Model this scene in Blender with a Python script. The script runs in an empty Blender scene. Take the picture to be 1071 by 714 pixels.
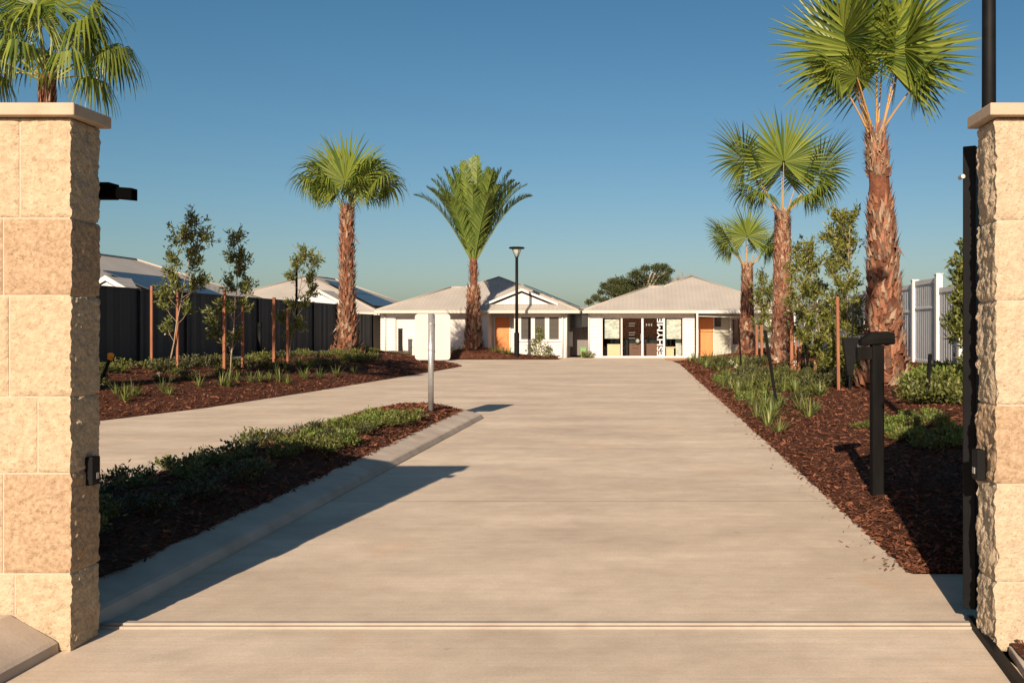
import bpy, math, random
import numpy as np
from mathutils import Vector, noise

random.seed(7)
scene = bpy.context.scene
col = scene.collection

# ------------------------------------------------------------------ camera
cam_d = bpy.data.cameras.new("camera")
cam = bpy.data.objects.new("camera", cam_d)
col.objects.link(cam)
cam.location = (0, 0, 1.55)
cam.rotation_euler = (math.radians(90), 0, 0)
cam_d.sensor_width = 36.0
cam_d.lens = 33.6
cam_d.shift_x = -0.1256
cam_d.shift_y = -0.0131
cam_d.clip_start = 0.05
cam_d.clip_end = 2000
scene.camera = cam

# ------------------------------------------------------------------ light
SUN = Vector((0.13, 1.0, -0.443)).normalized()      # direction the light travels
world = bpy.data.worlds.new("World")
scene.world = world
world.use_nodes = True
wn = world.node_tree
wn.nodes.clear()
wo = wn.nodes.new("ShaderNodeOutputWorld")
wb = wn.nodes.new("ShaderNodeBackground")
ws = wn.nodes.new("ShaderNodeTexSky")
ws.sky_type = 'NISHITA'
ws.sun_disc = False
ws.sun_elevation = math.radians(23.7)
ws.sun_rotation = math.radians(187.4)
ws.altitude = 0
ws.air_density = 1.0
ws.dust_density = 1.0
ws.ozone_density = 2.0
wb.inputs['Strength'].default_value = 0.050
wsep = wn.nodes.new("ShaderNodeSeparateColor"); wcom = wn.nodes.new("ShaderNodeCombineColor")
wn.links.new(ws.outputs[0], wsep.inputs[0])
for ch, tint, g_, k_ in ((0, .80, 1.45, 1.62), (1, .98, 1.10, .98), (2, 1.05, 1.12, .98)):   # clearer, deeper air overhead
    c_ = tint * .05 * 1.537
    a_ = wn.nodes.new("ShaderNodeMath"); a_.operation = 'MULTIPLY'; a_.inputs[1].default_value = c_
    b_ = wn.nodes.new("ShaderNodeMath"); b_.operation = 'POWER'; b_.inputs[1].default_value = g_
    d_ = wn.nodes.new("ShaderNodeMath"); d_.operation = 'MULTIPLY'; d_.inputs[1].default_value = k_ / (.05 * 1.537)
    wn.links.new(wsep.outputs[ch], a_.inputs[0]); wn.links.new(a_.outputs[0], b_.inputs[0]); wn.links.new(b_.outputs[0], d_.inputs[0]); wn.links.new(d_.outputs[0], wcom.inputs[ch])
wn.links.new(wcom.outputs[0], wb.inputs[0])
wn.links.new(wb.outputs[0], wo.inputs[0])
sd = bpy.data.lights.new("sun", 'SUN')
sd.energy = 5.0
sd.angle = math.radians(0.5)
sd.color = (1.0, 0.825, 0.64)
so = bpy.data.objects.new("sun", sd)
col.objects.link(so)
so.rotation_euler = SUN.to_track_quat('-Z', 'Y').to_euler()
scene.view_settings.view_transform = 'Standard'
scene.view_settings.look = 'None'
scene.view_settings.gamma = 1.0
scene.view_settings.exposure = 0.70
scene.view_settings.use_curve_mapping = False

# ------------------------------------------------------------------ helpers
OFF = {}


def tag(o, label=None, cat=None, group=None, kind=None):
    if label: o['label'] = label
    if cat: o['category'] = cat
    if group: o['group'] = group
    if kind: o['kind'] = kind
    return o


def thing(name, loc, label, cat, group=None):
    o = bpy.data.objects.new(name, None)
    col.objects.link(o)
    o.empty_display_size = 0.2
    o.location = loc
    OFF[o.name] = Vector(loc)
    return tag(o, label, cat, group)


class MB:
    def __init__(s):
        s.v = []; s.f = []; s.m = []

    def add(s, vs, fs, m=0):
        n = len(s.v)
        s.v.extend([tuple(p) for p in vs])
        for f in fs:
            s.f.append(tuple(i + n for i in f)); s.m.append(m)
        return s

    def box(s, x0, x1, y0, y1, z0, z1, m=0):
        vs = [(x0, y0, z0), (x1, y0, z0), (x1, y1, z0), (x0, y1, z0), (x0, y0, z1), (x1, y0, z1), (x1, y1, z1), (x0, y1, z1)]
        return s.add(vs, [(0, 3, 2, 1), (4, 5, 6, 7), (0, 1, 5, 4), (1, 2, 6, 5), (2, 3, 7, 6), (3, 0, 4, 7)], m)

    def poly(s, pts, m=0):
        return s.add(pts, [tuple(range(len(pts)))], m)

    def prism(s, pts, ext, m=0):
        """polygon pts extruded by vector ext"""
        n = len(pts)
        a = [Vector(p) for p in pts]; e = Vector(ext)
        fs = [tuple(range(n))[::-1], tuple(range(n, 2 * n))]
        for i in range(n):
            j = (i + 1) % n
            fs.append((i, j, n + j, n + i))
        return s.add(a + [p + e for p in a], fs, m)

    def tube(s, pts, rad, n=8, m=0, cap=True):
        pts = [Vector(p) for p in pts]
        if not hasattr(rad, '__len__'): rad = [rad] * len(pts)
        vs = []; fs = []
        up = None
        for i, p in enumerate(pts):
            if i == 0: d = pts[1] - p
            elif i == len(pts) - 1: d = p - pts[-2]
            else: d = pts[i + 1] - pts[i - 1]
            d.normalize()
            if up is None:
                up = Vector((1, 0, 0)) if abs(d.x) < .8 else Vector((0, 1, 0))
            a = d.cross(up).normalized(); b = d.cross(a).normalized()
            up = a.cross(d) if a.length else up
            up = (-b)
            up = a.cross(d).normalized()
            for k in range(n):
                t = 2 * math.pi * k / n
                vs.append(p + a * math.cos(t) * rad[i] + b * math.sin(t) * rad[i])
        for i in range(len(pts) - 1):
            for k in range(n):
                k2 = (k + 1) % n
                fs.append((i * n + k, i * n + k2, (i + 1) * n + k2, (i + 1) * n + k))
        if cap:
            fs.append(tuple(range(n))[::-1]); fs.append(tuple(range((len(pts) - 1) * n, len(pts) * n)))
        return s.add(vs, fs, m)

    def lathe(s, cx, cy, prof, n=16, m=0):
        vs = []; fs = []
        for (r, z) in prof:
            for k in range(n):
                t = 2 * math.pi * k / n
                vs.append((cx + r * math.cos(t), cy + r * math.sin(t), z))
        for i in range(len(prof) - 1):
            for k in range(n):
                k2 = (k + 1) % n
                fs.append((i * n + k, i * n + k2, (i + 1) * n + k2, (i + 1) * n + k))
        fs.append(tuple(range(n))[::-1]); fs.append(tuple(range((len(prof) - 1) * n, len(prof) * n)))
        return s.add(vs, fs, m)

    def build(s, name, mats, parent=None, smooth=False, bevel=0):
        off = OFF.get(parent.name, Vector((0, 0, 0))) if parent else Vector((0, 0, 0))
        me = bpy.data.meshes.new(name)
        vs = [(p[0] - off.x, p[1] - off.y, p[2] - off.z) for p in s.v]
        me.from_pydata(vs, [], s.f)
        if not isinstance(mats, (list, tuple)): mats = [mats]
        for mm in mats: me.materials.append(mm)
        if len(mats) > 1:
            me.polygons.foreach_set('material_index', s.m)
        if smooth:
            me.polygons.foreach_set('use_smooth', [True] * len(me.polygons))
        me.update()
        o = bpy.data.objects.new(name, me)
        col.objects.link(o)
        if parent:
            o.parent = parent
            OFF[o.name] = off
        else:
            OFF[o.name] = Vector((0, 0, 0))
        if bevel:
            b = o.modifiers.new('bevel', 'BEVEL'); b.width = bevel; b.segments = 2; b.limit_method = 'ANGLE'
        return o


# ------------------------------------------------------------------ materials
def lin(c):
    return tuple(c) + (1.0,)


def mat(name, c1, c2=None, scale=5.0, rough=0.8, spec=0.3, bump=0.0, bscale=None, metal=0.0, stretch=(1, 1, 1),
        island=False, trans=0.0, detail=4, coat=0.0, bdist=0.01, pits=0.0):
    m = bpy.data.materials.new(name)
    m.use_nodes = True
    nt = m.node_tree; N = nt.nodes; L = nt.links
    N.clear()
    out = N.new("ShaderNodeOutputMaterial")
    p = N.new("ShaderNodeBsdfPrincipled")
    p.inputs['Roughness'].default_value = rough
    p.inputs['Specular IOR Level'].default_value = spec
    p.inputs['Metallic'].default_value = metal
    p.inputs['Coat Weight'].default_value = coat
    p.inputs['Base Color'].default_value = lin(c1)
    tc = N.new("ShaderNodeTexCoord")
    mp = N.new("ShaderNodeMapping"); mp.inputs['Scale'].default_value = stretch
    L.new(tc.outputs['Object'], mp.inputs['Vector'])
    colsock = None
    if c2 is not None:
        rp = N.new("ShaderNodeValToRGB")
        rp.color_ramp.elements[0].color = lin(c1); rp.color_ramp.elements[1].color = lin(c2)
        if island:
            g = N.new("ShaderNodeNewGeometry")
            L.new(g.outputs['Random Per Island'], rp.inputs['Fac'])
        else:
            rp.color_ramp.elements[0].position = .32; rp.color_ramp.elements[1].position = .68
            nz = N.new("ShaderNodeTexNoise"); nz.inputs['Scale'].default_value = scale; nz.inputs['Detail'].default_value = detail
            nz.inputs['Roughness'].default_value = .6
            L.new(mp.outputs[0], nz.inputs['Vector']); L.new(nz.outputs['Fac'], rp.inputs['Fac'])
        L.new(rp.outputs[0], p.inputs['Base Color'])
        colsock = rp.outputs[0]
        if pits > 0:
            for ps, pa, pb_ in ((75, .60, .66), (26, .62, .70)):
                pn = N.new("ShaderNodeTexNoise"); pn.inputs['Scale'].default_value = ps; pn.inputs['Detail'].default_value = 3
                L.new(mp.outputs[0], pn.inputs['Vector'])
                pr = N.new("ShaderNodeValToRGB"); pr.color_ramp.elements[0].position = pa; pr.color_ramp.elements[1].position = pb_
                pr.color_ramp.elements[0].color = (1, 1, 1, 1); pr.color_ramp.elements[1].color = (1 - pits, 1 - pits * 1.2, 1 - pits * 1.4, 1)
                L.new(pn.outputs['Fac'], pr.inputs['Fac'])
                px_ = N.new("ShaderNodeMix"); px_.data_type = 'RGBA'; px_.blend_type = 'MULTIPLY'; px_.inputs[0].default_value = 1
                L.new(colsock, px_.inputs[6]); L.new(pr.outputs[0], px_.inputs[7]); colsock = px_.outputs[2]
            L.new(colsock, p.inputs['Base Color'])
    if bump > 0:
        nb = N.new("ShaderNodeTexNoise"); nb.inputs['Scale'].default_value = bscale or scale * 4; nb.inputs['Detail'].default_value = 5
        L.new(mp.outputs[0], nb.inputs['Vector'])
        b = N.new("ShaderNodeBump"); b.inputs['Strength'].default_value = bump; b.inputs['Distance'].default_value = bdist
        L.new(nb.outputs['Fac'], b.inputs['Height']); L.new(b.outputs[0], p.inputs['Normal'])
    if trans > 0:
        t = N.new("ShaderNodeBsdfTranslucent"); mx = N.new("ShaderNodeMixShader"); mx.inputs[0].default_value = trans
        if colsock: L.new(colsock, t.inputs[0])
        else: t.inputs[0].default_value = lin(c1)
        L.new(p.outputs[0], mx.inputs[1]); L.new(t.outputs[0], mx.inputs[2]); L.new(mx.outputs[0], out.inputs[0])
    else:
        L.new(p.outputs[0], out.inputs[0])
    return m


def concrete_mat(name, ca, cb, joints=()):
    m = bpy.data.materials.new(name); m.use_nodes = True
    nt = m.node_tree; N = nt.nodes; L = nt.links
    p = N['Principled BSDF']; p.inputs['Roughness'].default_value = .82; p.inputs['Specular IOR Level'].default_value = .25
    tc = N.new("ShaderNodeTexCoord")

    def nz(scale, st, det=5, rg=.6):
        mp = N.new("ShaderNodeMapping"); mp.inputs['Scale'].default_value = st
        L.new(tc.outputs['Object'], mp.inputs['Vector'])
        n = N.new("ShaderNodeTexNoise"); n.inputs['Scale'].default_value = scale; n.inputs['Detail'].default_value = det
        n.inputs['Roughness'].default_value = rg
        L.new(mp.outputs[0], n.inputs['Vector']); return n.outputs['Fac']

    def ramp(s, a, b, ca, cb):
        r = N.new("ShaderNodeValToRGB"); r.color_ramp.elements[0].position = a; r.color_ramp.elements[1].position = b
        r.color_ramp.elements[0].color = lin(ca); r.color_ramp.elements[1].color = lin(cb); L.new(s, r.inputs[0]); return r.outputs[0]

    def mul(a, b, f=1.0):
        x = N.new("ShaderNodeMix"); x.data_type = 'RGBA'; x.blend_type = 'MULTIPLY'; x.inputs[0].default_value = f
        L.new(a, x.inputs[6]); L.new(b, x.inputs[7]); return x.outputs[2]
    base = ramp(nz(.6, (.5, 1, 1), 4), .3, .7, ca, cb)                # broad patches
    band = ramp(nz(1.0, (.6, 1.2, 1), 8, .65), .30, .70, (.86, .845, .835), (1.07, 1.06, 1.05))
    cloud = ramp(nz(3.5, (1, 1.1, 1), 9, .75), .32, .68, (.85, .84, .83), (1.06, 1.055, 1.05))
    broom = ramp(nz(14, (.035, 3.0, 1), 7, .75), .3, .7, (.885, .88, .87), (1.06, 1.055, 1.05))
    grit = ramp(nz(70, (1, 1, 1), 4, .8), .3, .75, (.82, .82, .82), (1.08, 1.08, 1.08))
    spots = ramp(nz(9, (1, 1, 1), 4, .5), .69, .77, (1, 1, 1), (.80, .77, .74))
    rust = ramp(nz(.9, (1, .6, 1), 6, .6), .58, .75, (1, 1, 1), (1.04, .93, .84))
    c = mul(mul(mul(mul(mul(mul(base, band), cloud), broom), grit), spots), rust)
    wig = ramp(nz(1.6, (.04, 9, 1), 4, .5), .70, .715, (1, 1, 1), (.91, .90, .89))
    c = mul(c, wig)
    if joints:
        sx = N.new("ShaderNodeSeparateXYZ"); L.new(tc.outputs['Object'], sx.inputs[0])
        acc = None
        for j in joints:
            a = N.new("ShaderNodeMath"); a.operation = 'SUBTRACT'; L.new(sx.outputs[1], a.inputs[0]); a.inputs[1].default_value = j
            b = N.new("ShaderNodeMath"); b.operation = 'ABSOLUTE'; L.new(a.outputs[0], b.inputs[0])
            d = N.new("ShaderNodeMath"); d.operation = 'LESS_THAN'; L.new(b.outputs[0], d.inputs[0]); d.inputs[1].default_value = .004 + j * .0007
            if acc is None: acc = d.outputs[0]
            else:
                e = N.new("ShaderNodeMath"); e.operation = 'MAXIMUM'; L.new(acc, e.inputs[0]); L.new(d.outputs[0], e.inputs[1]); acc = e.outputs[0]
        jr = ramp(acc, .4, .6, (1, 1, 1), (.56, .54, .52))
        c = mul(c, jr)
    L.new(c, p.inputs['Base Color'])
    b = N.new("ShaderNodeBump"); b.inputs['Strength'].default_value = .35; b.inputs['Distance'].default_value = .004
    L.new(nz(60, (.15, 2, 1), 5, .7), b.inputs['Height']); L.new(b.outputs[0], p.inputs['Normal'])
    return m


def ribbed_mat(name, c, axis, period, rough=.55):
    """folded metal sheet: ribs along the other axis"""
    m = bpy.data.materials.new(name); m.use_nodes = True
    nt = m.node_tree; N = nt.nodes; L = nt.links
    p = N['Principled BSDF']; p.inputs['Roughness'].default_value = rough; p.inputs['Specular IOR Level'].default_value = .3
    tc = N.new("ShaderNodeTexCoord")
    w = N.new("ShaderNodeTexWave"); w.wave_type = 'BANDS'; w.bands_direction = axis; w.inputs['Scale'].default_value = 2 * math.pi / period / 20 * 1.0
    L.new(tc.outputs['Object'], w.inputs['Vector'])
    n = N.new("ShaderNodeTexNoise"); n.inputs['Scale'].default_value = .8; L.new(tc.outputs['Object'], n.inputs['Vector'])
    r = N.new("ShaderNodeValToRGB"); r.color_ramp.elements[0].position = .3; r.color_ramp.elements[1].position = .7
    r.color_ramp.elements[0].color = lin([k * .92 for k in c]); r.color_ramp.elements[1].color = lin([k * 1.06 for k in c])
    L.new(n.outputs[0], r.inputs[0]); L.new(r.outputs[0], p.inputs['Base Color'])
    b = N.new("ShaderNodeBump"); b.inputs['Strength'].default_value = .6; b.inputs['Distance'].default_value = .022
    L.new(w.outputs['Fac'], b.inputs['Height']); L.new(b.outputs[0], p.inputs['Normal'])
    return m


def glass_mat(name, tint, refl=.25):
    m = bpy.data.materials.new(name); m.use_nodes = True
    nt = m.node_tree; N = nt.nodes; L = nt.links; N.clear()
    out = N.new("ShaderNodeOutputMaterial"); t = N.new("ShaderNodeBsdfTransparent"); t.inputs[0].default_value = lin(tint)
    g = N.new("ShaderNodeBsdfGlossy"); g.inputs['Roughness'].default_value = .03; g.inputs[0].default_value = (.9, .9, .9, 1)
    f = N.new("ShaderNodeFresnel"); f.inputs[0].default_value = 1.22
    x = N.new("ShaderNodeMixShader"); L.new(f.outputs[0], x.inputs[0]); L.new(t.outputs[0], x.inputs[1]); L.new(g.outputs[0], x.inputs[2]); L.new(x.outputs[0], out.inputs[0])
    return m


M = {}
M['concrete'] = concrete_mat('driveway_concrete', (.61, .505, .395), (.73, .615, .485), joints=(8.56, 12.3, 16.4, 21.5, 27.0, 33.5, 40.5))
M['kerb'] = mat('kerb_concrete', (.40, .33, .265), (.54, .45, .365), scale=3, bump=.3, bscale=60, rough=.85, bdist=.004)
M['path'] = mat('path_concrete', (.38, .34, .29), (.48, .43, .37), scale=1.5, bump=.2)
M['soil'] = mat('ground_soil', (.10, .085, .05), (.16, .13, .08), scale=.3, bump=.3)
M['mulch'] = mat('mulch_bed', (.045, .018, .011), (.13, .052, .030), scale=28, bump=1.0, bscale=40, rough=.95, spec=.1, bdist=.03)
M['chips'] = mat('bark_chip', (.04, .016, .010), (.24, .095, .052), island=True, rough=.9, spec=.15)
M['stone'] = mat('cream_sandstone', (.34, .262, .172), (.475, .378, .262), scale=24, bump=.9, bscale=55, rough=.9, spec=.15, detail=8, bdist=.014, pits=.22)
M['stone_b'] = mat('tan_sandstone', (.27, .185, .115), (.41, .305, .20), scale=40, bump=1.0, bscale=42, rough=.9, spec=.15, detail=8, bdist=.014, pits=.22)
M['stone_c'] = mat('pale_sandstone', (.36, .285, .195), (.48, .388, .275), scale=28, bump=.8, bscale=70, rough=.9, spec=.15, detail=8, bdist=.014, pits=.22)
M['mortar'] = mat('mortar', (.42, .335, .245), (.48, .39, .295), scale=20, bump=.3)
M['cap'] = mat('capping_stone', (.37, .285, .205), (.44, .35, .26), scale=6, bump=.25, bscale=80, rough=.85, spec=.2, bdist=.004)
M['black'] = mat('black_metal', (.004, .004, .0045), (.007, .007, .0075), scale=8, rough=.6, spec=.14)
M['matt_black'] = mat('matt_black', (.002, .002, .002), rough=.95, spec=.02)
M['blackwood'] = mat('black_stained_timber', (.004, .004, .004), (.010, .009, .0085), scale=9, rough=.85, spec=.08, bump=.6, bscale=20, stretch=(1, 1, .15), bdist=.006)
M['strip'] = mat('pale_metal_strip', (.30, .25, .20), (.38, .32, .255), scale=6, rough=.6, bump=.15)
M['galv'] = mat('galvanised_steel', (.34, .34, .33), (.46, .46, .45), scale=12, rough=.42, metal=.6, spec=.5)
M['signback'] = mat('sign_back', (.42, .405, .38), (.47, .455, .43), scale=2, rough=.55)
M['fence_dark'] = ribbed_mat('charcoal_steel_fence', (.021, .022, .025), 'Y', .5, .6)
M['fence_post'] = mat('charcoal_steel_post', (.013, .014, .016), rough=.5)
M['vinyl'] = mat('white_vinyl', (.66, .66, .65), (.72, .72, .71), scale=2, rough=.5)
M['vinyl_panel'] = ribbed_mat('pale_vinyl_panel', (.56, .58, .60), 'Y', .15, .55)
M['roof'] = ribbed_mat('pale_grey_roof', (.40, .365, .32), 'X', .22)
M['roof_side'] = ribbed_mat('pale_grey_roof_side', (.40, .365, .32), 'Y', .22)
M['ridge'] = mat('ridge_capping', (.36, .32, .27), rough=.6)
M['white'] = mat('white_paint', (.50, .49, .465), (.55, .54, .52), scale=1.5, rough=.6)
M['wall'] = mat('cream_render', (.54, .515, .475), (.60, .575, .535), scale=1.2, rough=.85, bump=.1)
M['wallshade'] = mat('shaded_wall_taupe', (.30, .255, .21), (.34, .29, .24), scale=1.2, rough=.8)  # brown shade under the eaves put into the neighbours' wall colour
M['greenwall'] = mat('sage_wall', (.36, .365, .30), (.40, .405, .335), scale=1.5, rough=.8)
M['gutter'] = mat('gutter_metal', (.46, .42, .36), rough=.5)
M['orange'] = mat('orange_timber_door', (.52, .17, .05), (.60, .22, .07), scale=3, rough=.5, stretch=(6, 1, .4))
M['darkglass'] = mat('tinted_window_glass', (.022, .022, .022), (.035, .033, .03), scale=.8, rough=.12, spec=.6)
M['blind'] = mat('window_blind', (.05, .045, .038), (.08, .07, .058), scale=4, stretch=(.05, 1, 6), rough=.8)
M['glass'] = glass_mat('shop_glass', (.93, .95, .94))
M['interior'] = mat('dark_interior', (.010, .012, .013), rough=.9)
M['poster'] = mat('pale_poster', (.26, .29, .26), (.54, .53, .47), scale=5.0, rough=.5, stretch=(1, 1, 1.6), detail=2)
M['plywood'] = mat('light_timber_box', (.60, .42, .26), (.66, .47, .30), scale=2, rough=.6)
M['counter'] = mat('brown_counter', (.13, .06, .035), rough=.6)
M['solar'] = mat('solar_panel_glass', (.020, .024, .030), (.028, .034, .042), scale=.6, rough=.3, spec=.35)
M['greenbin'] = mat('green_bin_plastic', (.16, .30, .10), rough=.6)
M['grey_gate'] = ribbed_mat('grey_gate_sheet', (.17, .155, .145), 'X', .2, .7)
M['gap_shade'] = mat('gap_shade_wall', (.035, .032, .03), rough=.8)  # shade of the gap between the houses put into the wall colour
M['stake'] = mat('stained_timber_stake', (.19, .07, .032), (.30, .125, .065), scale=6, rough=.8, stretch=(3, 3, .3))
M['bark_pale'] = mat('pale_young_bark', (.20, .14, .09), (.36, .28, .19), scale=18, rough=.85, bump=.3)
M['bark_grey'] = mat('grey_eucalypt_bark', (.24, .20, .16), (.36, .31, .26), scale=6, rough=.9)
M['leaf'] = mat('young_tree_leaf', (.055, .080, .014), (.24, .235, .050), island=True, rough=.42, spec=.45, trans=.22)
M['leaf_dark'] = mat('dark_glossy_leaf', (.04, .062, .014), (.20, .21, .05), island=True, rough=.38, spec=.5, trans=.18)
M['euc'] = mat('eucalypt_foliage', (.030, .048, .016), (.095, .100, .032), island=True, rough=.6, trans=.2)
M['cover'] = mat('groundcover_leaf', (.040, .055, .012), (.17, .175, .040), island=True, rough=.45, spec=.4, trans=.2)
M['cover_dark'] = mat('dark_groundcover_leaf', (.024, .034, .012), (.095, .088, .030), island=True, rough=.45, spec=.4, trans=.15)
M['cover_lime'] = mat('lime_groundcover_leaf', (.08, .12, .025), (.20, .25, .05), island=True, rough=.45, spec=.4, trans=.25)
M['strap'] = mat('strap_leaf', (.055, .085, .020), (.25, .27, .075), island=True, rough=.42, spec=.4, trans=.25)
M['flower'] = mat('dry_white_flower', (.55, .50, .38), (.72, .68, .58), island=True, rough=.8)
M['fan'] = mat('fan_palm_blade', (.045, .085, .012), (.21, .255, .036), island=True, rough=.40, spec=.4, trans=.32)
M['fan_dark'] = mat('dark_fan_palm_blade', (.035, .065, .016), (.12, .15, .034), island=True, rough=.42, spec=.4, trans=.28)
M['petiole'] = mat('palm_petiole', (.30, .22, .05), (.42, .20, .06), island=True, rough=.5, spec=.4)
M['petiole_green'] = mat('green_palm_petiole', (.16, .20, .05), (.24, .24, .07), island=True, rough=.5, spec=.4)
M['trunk_core'] = mat('palm_trunk_core', (.075, .028, .015), (.19, .075, .038), scale=12, rough=.9, bump=.8, bscale=30, bdist=.02)
M['boot_red'] = mat('red_brown_leaf_base', (.075, .028, .016), (.31, .140, .080), island=True, rough=.8)
M['boot_grey'] = mat('grey_brown_leaf_base', (.10, .06, .038), (.36, .25, .17), island=True, rough=.85)
M['fibre'] = mat('palm_fibre', (.26, .17, .10), (.44, .32, .21), island=True, rough=.9)
M['feather'] = mat('date_palm_leaflet', (.055, .10, .018), (.21, .27, .05), island=True, rough=.45, spec=.4, trans=.28)
M['amber'] = mat('amber_lamp_cap', (.70, .28, .03), rough=.4)
M['lampglass'] = mat('lamp_glass', (.36, .42, .36), (.42, .48, .42), scale=5, rough=.2, spec=.5)
M['terracotta'] = mat('terracotta_paving', (.50, .25, .13), (.58, .33, .19), scale=6, rough=.85)
M['letter'] = mat('white_vinyl_lettering', (.80, .79, .75), rough=.5)
M['faint'] = mat('grey_vinyl_print', (.16, .18, .18), rough=.5)


def sstep(t):
    t = max(0.0, min(1.0, t)); return t * t * (3 - 2 * t)


def interp(x, xs, ys):
    return float(np.interp(x, xs, ys))


# ------------------------------------------------------------------ terrain
LX = ([5, 12, 16, 18.7, 23.5, 30, 36, 38.8, 41.5, 43.3, 44.6], [-9.6, -9.3, -9.02, -8.42, -8.0, -7.62, -7.32, -7.25, -8.4, -10.0, -12.15])


def xl(y): return interp(y, *LX)


def hl(y): return interp(y, [0, 38, 43.5, 60], [.64, .62, .35, .30])


def zleft(x, y):
    e = xl(y)
    w = max(1.2, min(3.0, e + 12.2)); d = e - x
    return .01 + min(.06, max(0, d) * .35) + (hl(y) - .07) * (.5 * sstep(d / w) + .5 * max(0, min(1, d / w)))


def zright(x, y):
    z = interp(x, [1.72, 1.9, 2.1, 3.0, 4.6, 6.2, 9], [.006, .06, .10, .24, .50, .78, .85])
    f = sstep((y - 5.9) / 1.2) * (1 - .6 * sstep((y - 42.5) / 2.5))
    return .006 + (z - .006) * f


def zmed(x, y):
    z = interp(x, [-4.95, -4.8, -4.6, -4.0, -3.5, -3.05], [.015, .09, .16, .27, .26, .135])
    return .02 + (z - .02) * (1 - .85 * sstep((y - 16.2) / 1.1)) if y > 16.2 else z


def bed_mesh(name, x_in, x_out, y0, y1, ny, nx, zf, rough=.03, smallstep=None):
    """x_in(y) / x_out(y) give the two edges"""
    mb = MB(); vs = []; fs = []
    for j in range(ny + 1):
        t = j / ny
        y = y0 + (y1 - y0) * (t ** 1.25)
        a = x_in(y); b = x_out(y)
        for i in range(nx + 1):
            u = i / nx
            x = a + (b - a) * u
            edge = min(1, min(u, 1 - u) * nx / 2)
            nzv = noise.noise(Vector((x * 5, y * 5, 0))) * .6 + noise.noise(Vector((x * 17, y * 17, 3))) * .4
            wob = noise.noise(Vector((x * 2, y * 3.1, 9))) * .03 + noise.noise(Vector((x, y * 11, 2))) * .02
            vs.append((x + wob * (1 if u in (0, 1) else 0), y, zf(x, y) + nzv * rough * (.12 + .88 * edge)))
    for j in range(ny):
        for i in range(nx):
            k = j * (nx + 1) + i
            f = (k, k + 1, k + nx + 2, k + nx + 1)
            fs.append(f if (x_out(y0) > x_in(y0)) else f[::-1])
    mb.add(vs, fs)
    return mb.build(name, M['mulch'], smooth=True)


g = MB(); g.poly([(-700, -60, -.06), (700, -60, -.06), (700, 1500, -.06), (-700, 1500, -.06)])
tag(g.build('ground', M['soil']), kind='structure')
g = MB()
g.poly([(-13.2, -6, 0), (1.72, -6, 0), (1.72, 41, 0), (1.5, 44.4, 0), (-13.2, 44.4, 0)])
g.poly([(-30, 44.4, 0), (14, 44.4, 0), (14, 50.6, 0), (-30, 50.6, 0)])
g.poly([(1.72, 4.85, 0), (2.7, 4.85, 0), (2.7, 6.03, 0), (1.72, 6.03, 0)])
tag(g.build('driveway', M['concrete']), kind='structure')
# footpath in front of the dark fence, on top of the bank
g = MB(); ys = [4, 20, 30, 38, 41, 44.2, 50]
for a, b in zip(ys[:-1], ys[1:]):
    za, zb = hl(a) + .035, hl(b) + .035
    g.poly([(-13.4, a, za), (-12.15, a, za), (-12.15, b, zb), (-13.4, b, zb)])
    g.poly([(-12.15, a, za - .8), (-12.15, b, zb - .8), (-12.15, b, zb), (-12.15, a, za)])
    g.poly([(-45, a, za - .05), (-13.4, a, za - .05), (-13.4, b, zb - .05), (-45, b, zb - .05)])
tag(g.build('footpath', M['path']), kind='structure')

tag(bed_mesh('mulch_ground', lambda y: xl(y), lambda y: -12.2, 5, 44.4, 170, 40, zleft, .035), kind='structure')
tag(bed_mesh('mulch_ground', lambda y: 1.72 if y < 41 else 1.72 - .22 * (y - 41) / 3.4, lambda y: 9.5, 6.03, 45.0, 190, 70, zright, .03), kind='structure')
tag(bed_mesh('mulch_ground', lambda y: -4.93 + .9 * sstep((y - 15.8) / 1.6), lambda y: -3.06 - .1 * sstep((y - 16.3) / 1.0), 4.84, 17.35, 130, 30, zmed, .025), kind='structure')
tag(bed_mesh('mulch_ground', lambda y: -12.0, lambda y: -4.1, 47.0, 49.6, 12, 60,
             lambda x, y: .02 + .42 * sstep((y - 46.9) / 1.0) * math.exp(-((x + 8.3) / 1.7) ** 2) + .10 * sstep((y - 46.9) / .8), .02), kind='structure')
tag(bed_mesh('mulch_ground', lambda y: 1.74, lambda y: 4.5, 2.0, 4.56, 20, 20, lambda x, y: .05, .02), kind='structure')
g = MB(); g.poly([(1.2, 45.6, .006), (2.9, 45.6, .006), (2.9, 49.2, .006), (1.2, 49.2, .006)])
tag(g.build('paving', M['terracotta']), kind='structure')


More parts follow.
